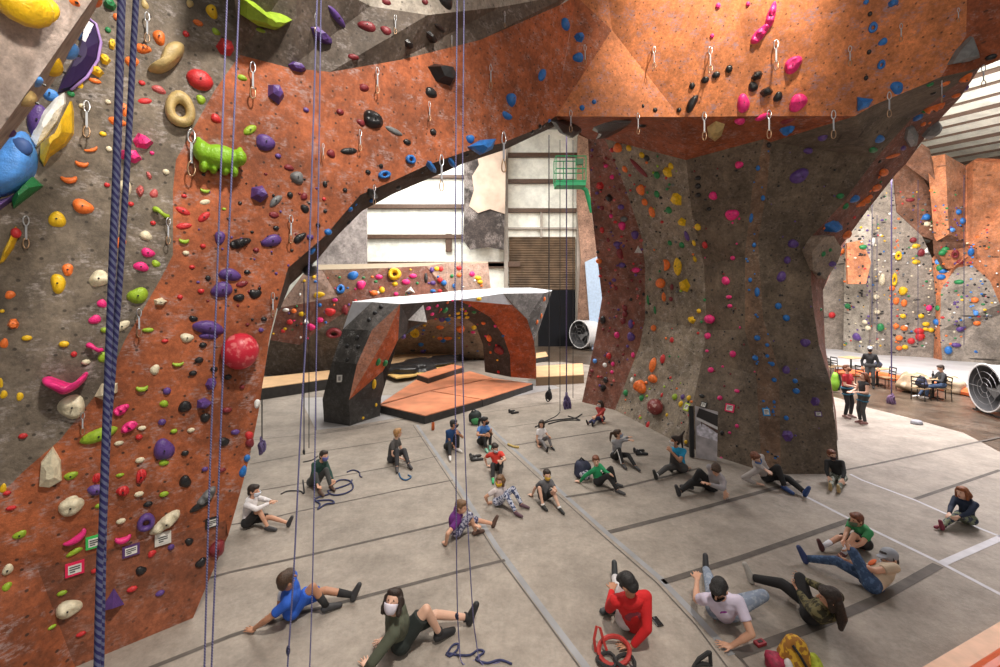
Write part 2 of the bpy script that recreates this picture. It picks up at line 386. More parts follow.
for (x0, y0, x1, y1, dy) in ((504,130,508,345,.45),(576,205,580,345,.45),(540,212,542,238,.3),(505,228,578,230,.35),(446,234,452,252,.25),(364,180,366,268,.3)):
    n += 1; wbar(x0, y0, x1, y1, dy, mat('pale_steel_post', (.36,.32,.28), .5) if dy != .25 else M_GIRT, 'trim_%d' % n)
# roller door: slats as a ribbed mesh
def ribbed(x0, x1, z0, z1, y, nrib, d=.06):
    bm = bmesh.new(); rows = []
    for i in range(nrib*2+1):
        z = z0+(z1-z0)*i/(nrib*2); yy = y-(d if i % 2 else 0)
        rows.append((bm.verts.new((x0,yy,z)), bm.verts.new((x1,yy,z))))
    for a, b in zip(rows, rows[1:]): bm.faces.new((a[0], a[1], b[1], b[0]))
    return bm
a, b = P(509,237,YB), P(575,290,YB)
D1 = obj('door_1', ribbed(a.x, b.x, b.z, a.z, YB-.12, 22), mat('brown_roller_door', (.115,.075,.045), .55, var=.4, vs=1.5), None, 'structure')
a, b = P(538,290,YB), P(575,347,YB)
struct('door_2', box(((a.x+b.x)/2, YB-.08, (a.z+b.z)/2), (b.x-a.x, .12, a.z-b.z)), mat('doorway_painted_dark', (.0015,.0018,.004), 1.0, var=.5, vs=1))  # darkness of the opening painted on as a near-black slab
a, b = P(508,290,YB), P(538,347,YB)
struct('trim_40', box(((a.x+b.x)/2, YB-.06, (a.z+b.z)/2), (b.x-a.x, .1, a.z-b.z)), mat('dim_wall_patch', (.10,.085,.07), .6))
# roof and right side of the hall
def zc(x): return 17-.2*max(0, x-5)
struct('ceiling', prism([V((-30,12.5,17)), V((5,12.5,17)), V((5,YB,17)), V((-30,YB,17))], .2), mat('dim_ceiling', (.3,.3,.29), .8))
sl = [V((5,12.5,17)), V((40,12.5,10)), V((40,YB,10)), V((5,YB,17))]
struct('ceiling_slope', prism(sl, .2), M_STEEL)
bm = bmesh.new()
for i in range(34):
    xa = 6+i*1.15; pa = V((xa, 12.6, 0)); pb_ = V((xa-.36*20.3, 32.9, 0))
    if pb_.x < 5.2: t_ = (xa-5.2)/(xa-pb_.x); pb_ = pa.lerp(pb_, t_)
    pa.z = zc(pa.x)-.05; pb_.z = zc(pb_.x)-.05
    add_tube(bm, [pa, pb_], .075 if i % 3 else .13, 4)
struct('trim_30', bm, mat('dark_roof_purlins', (.13,.085,.065), .6))
struct('wall_right', box((40.2,16,6), (.3,36,12)), M_STEEL)
struct('wall_left', box((-30.2,22,8.5), (.3,24,17.4)), M_STEEL)
# torn mural sheet hanging in front of the back wall
mural = [(464,160),(470,152),(500,149),(506,148),(504,250),(488,247),(470,250),(463,240),(464,210)]
mm = wallmat('torn_mural_print', (.085,.062,.055), chalk=.9, dots=0, dark=.3, chalkcol=(.55,.48,.45), cs=.6, grain=.6)
mo = obj('hanging_mural', prism([P(p[0], p[1], YB-1.2) for p in mural], .08, V((0,1,0))), [mm])
tag(mo, 'torn printed sheet hanging in front of the white metal back wall', 'mural')
for (pts, lab) in (([(476,150),(506,146),(505,214),(490,209),(478,213),(469,206),(474,190),(472,176),(479,165)], 'pale cream upper part'),):
    obj('printed_strip', prism([P(p[0], p[1], YB-1.3) for p in pts], .05, V((0,1,0))), mat('cream_print', (.55,.42,.33), .7, var=.3, vs=.8), mo)['label'] = lab
rockm = wallmat('speckled_plywood', (.52,.31,.22), chalk=.9, dots=.85, dscale=2.2, chalkcol=(.14,.08,.06), cs=1.6, ax=(1,0,0))
o = obj('speckled_panel', prism([P(p[0], p[1], 32.3) for p in [(578,135),(590,135),(592,215),(598,262),(594,275),(592,318),(592,355),(578,355),(578,318),(581,260),(577,200)]], .3, V((0,1,0))), rockm)
tag(o, 'tall narrow speckled orange plywood panel in front of the back wall beside the pillar', 'panel')
o = obj('speckled_panel', prism([P(p[0], p[1], 29) for p in [(340,222),(366,205),(366,353),(318,353),(318,258)]], .3, V((0,1,0))), wallmat('speckled_grey', (.5,.44,.42), chalk=.7, dots=.3, dscale=1.5, chalkcol=(.15,.12,.12), cs=2))
tag(o, 'pale speckled panel seen behind the left end of the arch', 'panel')
o = obj('blue_sheet', prism([P(p[0], p[1], 31) for p in [(585,262),(600,255),(604,300),(606,350),(592,350)]], .1, V((0,1,0))), mat('pale_blue_sheet', (.42,.55,.72), .4))
tag(o, 'pale blue sheet showing between the speckled panel and the pillar', 'panel')
# ---------------------------------------------------------------- mat seams and tape on the floor
M_SEAM = mat('dark_seam_tape', (.10,.085,.075), .8, var=.25)
M_TAPE = mat('grey_seam_tape', (.27,.275,.29), .7, var=.15, vs=3)
M_TAPEL = mat('pale_seam_tape', (.5,.49,.52), .7, var=.1)
def ribbon(pts, w, z=.004):
    bm = bmesh.new(); g = [G(*p, z) for p in pts]; L_, R_ = [], []
    for i, p in enumerate(g):
        d = (g[min(i+1, len(g)-1)]-g[max(i-1, 0)]).normalized(); s_ = V((-d.y, d.x, 0))*w/2
        L_.append(bm.verts.new(p+s_)); R_.append(bm.verts.new(p-s_))
    for i in range(len(g)-1): bm.faces.new((L_[i], R_[i], R_[i+1], L_[i+1]))
    return bm
tn = 50
def seam(pts, w, m, z=.004):
    global tn; tn += 1; struct('trim_%d' % tn, ribbon(pts, w, z), m)
seam([(417,425),(455,480),(497,547),(545,612),(590,672)], .085, M_TAPE)
seam([(413,425),(451,482),(493,549),(541,614),(583,672)], .02, M_SEAM, .005)
seam([(470,404),(497,434),(537,470),(605,531),(660,578),(700,620),(732,655)], .09, M_TAPE)
seam([(493,436),(533,473),(601,534),(656,582),(696,625),(728,668)], .02, M_SEAM, .005)
seam([(803,495),(848,518),(873,530),(943,564),(1000,594),(1060,625)], .07, M_TAPEL)
seam([(850,474),(862,480),(915,500),(974,526),(1060,560)], .06, M_TAPEL)
seam([(105,668),(230,572),(300,557),(442,524),(470,517)] if False else [(130,600),(230,572),(300,557),(442,524),(470,516)], .05, M_SEAM)
seam([(120,680),(230,636),(300,613),(355,599),(430,579),(480,566),(505,560)], .06, M_SEAM)
seam([(200,530),(270,518),(300,511),(400,490),(453,480)], .035, M_SEAM)
seam([(250,492),(280,487),(400,465),(437,456)], .03, M_SEAM)
seam([(250,464),(310,453),(422,436)], .03, M_SEAM)
seam([(250,440),(315,434),(350,428),(415,418)], .02, M_SEAM)
seam([(509,446),(560,438),(612,430)], .05, M_SEAM)
seam([(540,469),(590,461),(640,452)], .06, M_SEAM)
seam([(566,497),(610,490),(680,473),(700,468)], .07, M_SEAM)
seam([(609,532),(680,514),(775,488),(800,481)], .10, M_SEAM)
seam([(663,582),(740,558),(850,520)], .10, M_SEAM)
seam([(735,655),(818,625),(880,598),(938,565)], .12, M_SEAM)
seam([(943,563),(1000,538),(1040,520)], .10, M_TAPEL)
seam([(915,499),(1000,470)], .07, M_SEAM)
seam([(845,470),(880,463),(1000,437)], .06, M_SEAM)
seam([(508,427),(560,420),(600,414)], .03, M_SEAM)
seam([(480,413),(540,405),(590,398)], .03, M_SEAM)
seam([(738,655),(752,672)], .03, M_SEAM, .006)
# painted pale patch of pad round the boulder foot
seam([(320,434),(360,428),(420,416),(470,404)], .03, M_SEAM)
o = struct('trim_90', prism([G(*p) for p in [(300,398),(316,430),(345,427),(420,414),(560,388),(540,380),(400,395)]], .005), mat('pale_pad_vinyl', (.38,.37,.37), .5, var=.12, vs=2))
# ---------------------------------------------------------------- far right climbing wall
FR = thing('climbing_wall', 'far grey and orange climbing wall with coloured holds on the right, behind the tables', 'climbing wall', (18,24,0))
def fp(name, m, pts, region='far right wall'): return panel(name, FR, m, pts, region, thick=.3)
fp('backing_panel', M_FARB, [(880,175,26.9),(985,175,26.9),(1000,360,26.9),(880,360,26.9)])
fp('grey_panel', M_FAR, [(800,362,30.5),(845,362,29),(846,200,25.5),(866,190,25.2),(866,170,25),(800,170,26)])
fp('pale_panel', wallmat('far_pale_paint', (.5,.45,.38), chalk=.2, dots=.8, dscale=1.25), [(843,362,28.5),(868,362,26.7),(870,284,25),(872,215,24.6),(862,200,24.6),(845,240,25.2)])
fp('orange_panel', M_FARO, [(847,243,24.9),(862,240,24.6),(871,262,24.5),(866,284,24.5),(848,284,24.9)])
fp('grey_panel', M_FAR, [(868,363,26.7),(933,367,25.2),(936,300,24.3),(932,258,24.1),(922,236,24),(897,212,24.2),(893,168,24.2),(866,168,24.8),(872,215,24.6)])
fp('brown_panel', M_FARB, [(893,168,24.15),(912,160,24),(930,190,23.7),(934,240,23.9),(922,236,24),(897,212,24.15)])  # facet in shadow, its shade painted as brown
fp('overhang_panel', M_FARB, [(920,146,22.6),(928,152,22.4),(937,188,23.2),(905,164,23.4)])
fp('orange_panel', M_FARO, [(927,157,22.8),(945,154,22.6),(949,234,22.9),(937,241,23.3),(934,238,23.6),(930,190,23.2)])
fp('orange_panel', wallmat('far_dull_orange', (.45,.2,.11), chalk=.3, dots=.6, dscale=1.25), [(945,154,22.6),(966,166,23.2),(966,243,23.2),(949,234,22.9)])
fp('orange_panel', M_FARO, [(966,166,23.2),(978,158,22.4),(1060,162,21.4),(1060,330,21.6),(1000,304,22),(990,281,22.1),(975,246,22.5),(966,243,23.0)])
fp('recess_panel', M_FARB, [(937,241,23.4),(949,234,23.0),(966,243,23.1),(963,262,23.4),(946,269,23.4),(938,254,23.5)])
fp('orange_panel', M_FARO, [(932,258,24),(938,252,23.5),(946,269,23.4),(963,262,23.4),(966,243,23.1),(975,246,22.5),(990,281,22.1),(972,265,23),(955,268,23.4),(941,290,23.8),(940,330,24),(943,372,24.2),(933,367,25.1),(936,300,24.2)])
fp('grey_panel', M_FAR, [(941,290,23.8),(955,268,23.4),(972,265,23),(990,281,22.1),(1000,304,22),(1060,330,21.6),(1060,405,21.6),(943,372,24.2),(940,330,24)])
fp('boulder_panel', wallmat('grey_boulder_paint', (.46,.35,.27), chalk=.3, dots=.5, dscale=2.5), [(812,252,10.4),(824,237,10.3),(834,236,10.5),(842,249,10.8),(838,262,10.8),(826,280,10.7),(813,270,10.6)], 'grey rock by the pillar edge')
# raised pad in front of the far wall
fpad = [(815,345),(880,350),(930,352),(1000,372),(1050,380),(1050,410),(968,391),(905,379),(880,374),(836,371)]
fo = obj('crash_pad', prism([G(*p) for p in fpad], .25), mat('grey_vinyl_pad', (.58,.58,.6), .45, var=.12, vs=1))
tag(fo, 'wide grey landing pad with an orange front edge under the far right wall', 'crash pad')
obj('pad_edge', tube([G(835,372,.14), G(880,375,.14), G(905,380,.14), G(968,392,.14), G(1050,411,.14)], .17, 8), mat('orange_vinyl', (.75,.16,.05), .5), fo)['label'] = 'orange front edge'
# ---------------------------------------------------------------- back bouldering wall
BW = thing('boulder_wall', 'low overhanging brown bouldering wall with bright holds behind the free-standing boulder', 'climbing wall', (-8,21,0))
def bp_(name, m, pts, region='back bouldering wall'): return panel(name, BW, m, pts, region, thick=.15)
bp_('pink_panel', M_PINK, [(278,308,20),(306,270,20.3),(322,270,20.3),(338,297,19.8)])
bp_('brown_panel', M_BRN, [(322,270,20.3),(386,268,20.6),(358,287,20),(338,297,19.8)])
bp_('band_panel', M_RED, [(386,268,20.6),(426,266,20.9),(448,291,20.8),(447,300,20.9),(380,300,20.2),(345,312,19.9),(338,297,19.8),(358,287,20)])
bp_('band_panel', M_RED, [(278,308,20),(338,297,19.8),(345,312,19.9),(318,330,19.8),(300,345,19.9),(270,340,20)])
bp_('pale_panel', M_PINK, [(426,266,20.9),(447,263,21),(449,291,20.9),(448,291,20.8)])
bp_('pale_panel', M_PINK, [(447,263,21),(488,263,21.3),(491,291,21.2),(449,300,20.9)])
bp_('lower_panel', M_GREYD, [(270,340,20),(300,345,19.9),(318,330,19.8),(345,312,19.9),(380,300,20.2),(380,366,21),(330,375,21),(262,382,21)])  # shadow below the overhang put into the darker grey
bp_('lower_panel', wallmat('tan_boulder_paint', (.36,.24,.155), chalk=.3, dots=.5, dscale=2.2), [(380,300,20.2),(447,300,20.9),(500,295,21.2),(500,361,26.2),(380,361,26)])
bp_('top_panel', mat('pale_ply', (.32,.25,.17), .7), [(306,270,20.3),(386,268,20.6),(426,266,20.9),(447,263,21),(488,263,21.3),(488,261.5,23),(300,265,22.5)], 'top of the back wall')
# ---------------------------------------------------------------- free-standing boulder
FB = thing('arched_boulder', 'free-standing arched boulder with white top, dark leg and orange facets on the mat', 'climbing boulder', tuple(G(355,420)+V((0,.7,0))))
def fb(name, m, pts, region='free-standing boulder', th=0): return panel(name, FB, m, pts, region, thick=th)
a_, b_, c_ = gp(324,422), gp(350,426), gp(380,416)
a1, b1, c1 = (322.5,399,13.2), (349,400,12.8), (381,398,13.9)
fb('base', M_BDK, [a_, b_, b1, a1]); fb('base', M_BDK, [b_, c_, c1, b1])
M_BDG = wallmat('boulder_worn_paint', (.10,.095,.09), chalk=.8, dots=.3, dscale=2.2, chalkcol=(.4,.4,.4), cs=3)
e_, f_l, g_, h_, i_, j_ = (332.5,361,13.3), (357,364,12.9), (343,329,13.55), (372,330,13.2), (352.5,302,13.8), (400,304,13.6)
k_, l_ = (398,340,13.9), (383,371,13.8)
fb('dark_leg_panel', M_BDK, [a1, b1, f_l, e_]); fb('worn_panel', M_BDG, [e_, f_l, h_, g_]); fb('grey_panel', M_BGR, [g_, h_, j_, (372,302,13.75)])
fb('white_panel', M_WHT, [g_, (372,302,13.75), i_])
fb('orange_panel', M_BPK, [b1, f_l, h_, (387,335,13.35)]); fb('orange_panel', M_BPK, [h_, j_, (387,335,13.35)])
fb('orange_panel', M_BOR, [j_, k_, (387,335,13.35)]); fb('orange_panel', M_BOR, [b1, (387,335,13.35), k_, l_])
fb('dark_leg_panel', M_BDK, [b1, l_, (384,385,13.9), c1])
und_f = [j_, (428,302,14.9), (457,300,16.0), (471,306,16.5), (490,317,17.1), (503,335,17.6), (510,355,17.9), (511,377,18.0)]
und_b = [k_, (412,327,14.9), (428,320,15.6), (447,317,16.4), (466,318,17.2), (476,326,17.7), (483,345,18.2), (485,372,18.6)]
def fstrip(name, m, a, b, region='free-standing boulder'):
    for i in range(len(a)-1):
        fb(name, m, [a[i], a[i+1], b[i+1]], region); fb(name, m, [a[i], b[i+1], b[i]], region)
def fmesh(name, m, tris, region='free-standing boulder'):
    bm = bmesh.new(); ca = {}
    for t in tris:
        vs = []
        for p in t:
            if p not in ca: ca[p] = bm.verts.new(P(*p))
            vs.append(ca[p])
        bm.faces.new(vs)
    bmesh.ops.recalc_face_normals(bm, faces=bm.faces)
    bm.verts.index_update(); b0 = len(TRI_V); TRI_V.extend([v.co.copy() for v in bm.verts])
    for f_ in bm.faces: TRI_F.append([b0+v.index for v in f_.verts]); TRI_R.append(region)
    return obj(name, bm, m, FB)
tr = []
for i in range(len(und_f)-1): tr += [(und_f[i], und_f[i+1], und_b[i+1]), (und_f[i], und_b[i+1], und_b[i])]
fmesh('underside', M_BDK, tr, 'underside of the free-standing boulder')
rl_o = [(512,305,16.9), (527,319,17.1), (534,341,17.5), (536,360,17.8), (536,379,17.9)]
rl_i = und_f[2:]
tr = []
ii = [(457,300,16.0),(471,306,16.5),(490,317,17.1),(503,335,17.6),(510,355,17.9),(511,377,18.0)]
tr = [(ii[0],ii[1],rl_o[0]),(ii[1],ii[2],rl_o[0]),(ii[2],rl_o[1],rl_o[0]),(ii[2],ii[3],rl_o[1]),(ii[3],rl_o[2],rl_o[1]),(ii[3],ii[4],rl_o[2]),(ii[4],rl_o[3],rl_o[2]),(ii[4],ii[5],rl_o[3]),(ii[5],rl_o[4],rl_o[3])]
fmesh('orange_leg_panel', M_BOR, tr)
fb('white_panel', M_WHT, [(457,300,16.0),(503,293.5,16.7),(512,305,16.9)])
fb('grey_panel', M_BGR, [(503,293.5,16.7),(544,293,17.4),(527,319,17.1)]); fb('grey_panel', M_BGR, [(512,305,16.9),(503,293.5,16.7),(527,319,17.1)])
fb('grey_panel', M_BDG, [(544,293,17.4),(552,291,18.3),(534,343,17.6),(527,319,17.1)])
topf = [i_, (372,302,13.75), j_, (428,302,14.9), (457,300,16.0), (503,293.5,16.7), (544,293,17.4), (552,291,18.3)]
topb = [(352.5,301.5,13.9), (380,297.8,14.8), (406,296,15.7), (432,293.6,16.8), (457,290.8,18.0), (500,288,19.5), (530,287.6,19.8), (552,290.2,18.4)]
tr = []
for i in range(len(topf)-1): tr += [(topf[i], topf[i+1], topb[i+1]), (topf[i], topb[i+1], topb[i])]
fmesh('top_panel', M_WHT, tr, 'top of the free-standing boulder')
# closing back faces
fb('back_panel', M_BDK, [(552,291,18.4),(500,288.5,19.4),(485,372,18.7),(536,379,18.0),(534,343,17.7)])
fb('back_panel', M_BDK, [(352,302,14.0),(432,294,16.8),(428,320,15.8),(398,340,14.2),(381,398,14.3),(380,414,14.6),(330,415,14.2),(325,399,13.6),(334,361,13.6)])
nb = obj('notice', box(P(339.5,378.5,13.02), (.16,.02,.22), rotz(.25)), mat('white_paper', (.75,.75,.72), .7), FB); nb['label'] = 'small white notice'
obj('notice_print', box(P(339.5,378.5,12.99)+V((0,-.005,0)), (.07,.012,.13), rotz(.25)), mat('grey_print', (.3,.3,.3), .7), nb)
# ---------------------------------------------------------------- landing pads round the boulder
M_ORP = mat('orange_red_pad_top', (.68,.26,.135), .4, var=.22, vs=1.6); M_PSD = mat('dark_pad_side', (.028,.026,.026), .6, var=.3)
M_TANP = mat('tan_pad_top', (.72,.47,.26), .5, var=.12, vs=2)
def pad(name, label, top, z, m, cat='crash pad', side=None):
    """top: corner pixels as seen on the pad's top, z its height"""
    t = [G(p[0], p[1], z) for p in top]
    o = obj(name, prism([p-V((0,0,z)) for p in t], z-.03), side or M_PSD); tag(o, label, cat)
    c = sum(t, V())/len(t)
    obj('top_cover', prism([c+(p-c)*.985-V((0,0,.03)) for p in t], .03), m, o)
    return o
m1, m2, m3 = (403,391.5), (455,396), (463,400)
pad('crash_pad', 'orange front landing pad nearest the climbers, under the arched boulder', [(380,405),(425,415.5),(482,399.5),(430,391)], .27, M_ORP)
pad('crash_pad', 'orange landing pad joining the right end of the front pad', [(482.6,399.4),(533,383.5),(494,378),(430.8,390.8)], .27, M_ORP)
pad('crash_pad', 'orange landing pad behind the front one, under the arch', [(379.5,404),(429,390.6),(462,381.5),(420,377)], .26, M_ORP)
pad('crash_pad', 'orange landing pad at the back right by the foot of the orange leg', [(430,390.3),(493,377.6),(470,371),(430,377.5),(463,381.3)][0:1]+[(493,377.6),(470,371),(432,380)], .25, M_ORP)
pad('crash_pad', 'short orange raised block on top beside the crumpled black tarp', [(417,374.5),(428,378),(464,366.5),(452,364)], .5, M_ORP)
pad('crash_pad', 'long tan landing pad along the foot of the back bouldering wall, seen through the arch', [(386,364),(486,350),(486,345),(386,356)], .45, M_TANP)
pad('crash_pad', 'long tan landing pad left of the arched boulder, partly behind the left wall', [(255,389),(330,378.5),(330,370),(255,378)], .45, M_TANP)
pad('crash_pad', 'tan landing pad standing right of the orange leg of the boulder', [(536,377),(584,374.5),(583,363),(536,366)], .4, M_TANP, side=mat('brown_pad_side', (.16,.1,.05), .6))
pad('crash_pad', 'small tan pad behind the right leg of the boulder', [(536,358),(548,356),(546,351.5),(536,353)], .3, M_TANP)
ym = obj('mat_sheet', prism([G(*p, .2) for p in [(384,374),(396,379),(412,377),(455,366),(452,358),(440,356),(395,364)]], .06), mat('yellow_mat', (.72,.47,.16), .6)); tag(ym, 'thin yellow mat lying behind the orange pads with a black tarp on it', 'mat')
ft = bmesh.new()
for i, (px, py, sx, sy, sz) in enumerate(((401,371,1.0,1.0,.24),(417,368,1.2,1.2,.30),(433,364.5,1.1,1.1,.26),(444,361,.7,.8,.2),(392,372,.55,.6,.16))):
    b2 = blob(G(px, py, .25)+V((0,0,.12)), (sx, sy, sz), i+20, .22); mtmp = bpy.data.meshes.new('t'); b2.to_mesh(mtmp); b2.free(); ft.from_mesh(mtmp); bpy.data.meshes.remove(mtmp)
to = remesh(ft, 'tarp', .05, mat('black_tarp', (.02,.02,.022), .35, bump=1, bs=6), None); tag(to, 'crumpled black tarp heaped on the yellow mat behind the orange pads', 'tarp')
# ---------------------------------------------------------------- climbing holds
BVH = BVHTree.FromPolygons(TRI_V, TRI_F)
def hit(px, py):
    r = ray(px, py).normalized(); h = BVH.ray_cast(CAM, r)
    if h[0] is None: return None
    n = h[1].normalized()
    if n.dot(r) > 0: n = -n
    return h[0], n, TRI_R[h[2]]
HC = {'y':('yellow',(.80,.50,.015)),'o':('orange',(.85,.19,.035)),'r':('red',(.58,.03,.035)),'pk':('pink',(.80,.03,.22)),'pu':('purple',(.11,.055,.24)),
 'b':('blue',(.02,.16,.50)),'lb':('light blue',(.09,.31,.80)),'g':('green',(.02,.22,.07)),'lg':('lime green',(.30,.46,.03)),'k':('black',(.018,.018,.020)),
 'w':('cream',(.72,.65,.47)),'t':('tan',(.52,.38,.16)),'m':('maroon',(.20,.022,.03)),'gr':('grey',(.16,.165,.17)),'wh':('white',(.8,.8,.78)),'ro':('rosy red',(.50,.10,.10))}
HM = {k: mat(v[0].replace(' ', '_')+'_resin', v[1], .42 if k != 'k' else .3, var=.22, vs=14, bump=.35, bs=60) for k, v in HC.items()}
HM['ball'] = mat('marbled_red_resin', (.55,.02,.045), .4, vs=9, col2=(.70,.16,.17), thr=.56)
HM['dp'] = mat('deep_purple_resin', (.028,.014,.07), .35)
HM['wr'] = mat('maroon_striped_resin', (.20,.03,.03), .45, vs=7, col2=(.5,.3,.27), thr=.6)
M_BOLT = mat('dark_bolt', (.02,.02,.02), .4)
SH = {'b':'rounded','j':'lipped','f':'faceted','s':'ball-shaped','r':'ring-shaped','l':'pointed oval','t':'pyramid-shaped','p':'ridged','h':'horn-shaped','c':'crescent-shaped','d':'dented boulder-like'}
def hold_bm(typ, rnd, a, b, h):
    bm = bmesh.new(); ph = [rnd.uniform(0, 6.3) for _ in range(6)]
    if typ in 'fd' and typ == 'f':
        n = rnd.choice((5, 6, 6, 7)); base, top = [], []
        for i in range(n):
            t = 2*PI*i/n+rnd.uniform(-.2, .2); r = rnd.uniform(.88, 1.08)
            base.append(bm.verts.new((a*r*math.cos(t), b*r*math.sin(t), -.02))); q = rnd.uniform(.45, .62)
            top.append(bm.verts.new((a*r*q*math.cos(t)+.1*a, b*r*q*math.sin(t)+.12*b, h*rnd.uniform(.8, 1.1))))
        for i in range(n):
            j = (i+1) % n; bm.faces.new((base[i], base[j], top[j])); bm.faces.new((base[i], top[j], top[i]))
        ct = bm.verts.new((.1*a, .12*b, h*1.08))
        for i in range(n): bm.faces.new((top[i], top[(i+1) % n], ct))
        bm.faces.new(base[::-1]); return bm, False
    if typ == 't':
        base = [bm.verts.new((a*x, b*y, -.02)) for x, y in ((-1,-.6),(1,-.75),(.15,1))]; tp = bm.verts.new((.05*a, -.15*b, h*1.3))
        for i in range(3): bm.faces.new((base[i], base[(i+1) % 3], tp))
        bm.faces.new(base[::-1]); return bm, False
    if typ == 'r':
        N_, K = 20, 10; g = []
        for i in range(N_):
            t = 2*PI*i/N_; row = []
            for k in range(K):
                s_ = 2*PI*k/K; rr = .68+.34*math.cos(s_)
                row.append(bm.verts.new((a*rr*math.cos(t), b*rr*math.sin(t)*(1+.12*math.sin(t)), h*(.35+.6*math.sin(s_)))))
            g.append(row)
        for i in range(N_):
            for k in range(K): bm.faces.new((g[i][k], g[(i+1) % N_][k], g[(i+1) % N_][(k+1) % K], g[i][(k+1) % K]))
        return bm, True
    if typ in 'hc':
        pts, rad = [], []
        m = min(a, b) if typ == 'h' else b*.5
        for i in range(11):
            t = i/10
            if typ == 'h':
                pts.append((a*(-.95+1.7*t), b*(.55*math.cos(t*3.4)), h*(.35+.5*math.sin(t*PI)))); rad.append(m*(.55-.22*math.sin(t*PI)+(.0 if t < .9 else -.12)))
            else:
                w = PI*(1.08+.84*t); pts.append((a*.85*math.cos(w), b*(.55+1.1*math.sin(w)*1.0), h*.35)); rad.append(max(.004, b*.62*math.sin(PI*(.08+.84*t))))
        add_tube(bm, pts, rad, 10); return bm, True
    R_, K = 8, 20; rows = []
    for i in range(R_):
        t = (PI/2)*i/(R_-.35)-.0
        row = []
        for k in range(K):
            p = 2*PI*k/K; c, s_ = math.cos(p), math.sin(p)
            q = 1+.10*math.sin(2*p+ph[0])+.07*math.sin(3*p+ph[1])
            if typ == 's': q = 1
            if typ == 'l': q = 1.0; 
            x, y = a*q*c, b*q*s_
            if typ == 'l': y = b*s_*abs(s_)**.35; x = a*(abs(c)**.8)*(1 if c > 0 else -1)
            ct = math.cos(t)**(.75 if typ != 's' else 1)
            z = h*math.sin(t)
            x *= ct; y *= ct
            if typ in 'bjd': y += .20*b*(z/h if h else 0); x += .1*a*math.sin(ph[2])*(z/h)
            if typ == 'j': z -= .40*h*max(0, math.sin(p))*math.sin(t)**2*math.cos(t)*2
            if typ == 'p': z *= 1+.38*math.sin(x/a*9+ph[3])*(.4+.6*math.sin(t))
            if typ == 'd': z *= 1+.13*math.sin(x/a*5+ph[3])+.1*math.sin(y/b*6+ph[4])
            if typ == 's': z = h*(math.sin(t)*.95+.35); 
            row.append(bm.verts.new((x, y, z-(.015 if typ != 's' else .0))))
        rows.append(row)
    if typ == 's':
        rows.insert(0, [bm.verts.new((v.co.x*.75, v.co.y*.75, -.03)) for v in rows[0]])
    for p, q in zip(rows, rows[1:]):
        for k in range(K): bm.faces.new((p[k], p[(k+1) % K], q[(k+1) % K], q[k]))
    bm.faces.new(rows[-1]); bm.faces.new(rows[0][::-1])
    return bm, True
def wall_axes(p, n):
    up = V((0,0,1)); v = up-n*up.dot(n)
    v = v.normalized() if v.length > .15 else (V((0,1,0))-n*n.y).normalized()
    u = v.cross(n).normalized()
    if u.x*0+ (proj(p+u*.01)[0]-proj(p)[0]) < 0: u = -u
    return u, v
HOLDS = []   # (area, px, py, builder)
def parse(txt):
    for tok in txt.replace('\n', ';').split(';'):
        q = tok.split()
        if len(q) < 5: continue
        x, y, w, h = map(float, q[:4])
        HOLDS.append(dict(x=x, y=y, w=w, h=h, c=q[4], t=q[5] if len(q) > 5 else 'b', r=float(q[6]) if len(q) > 6 else 0))
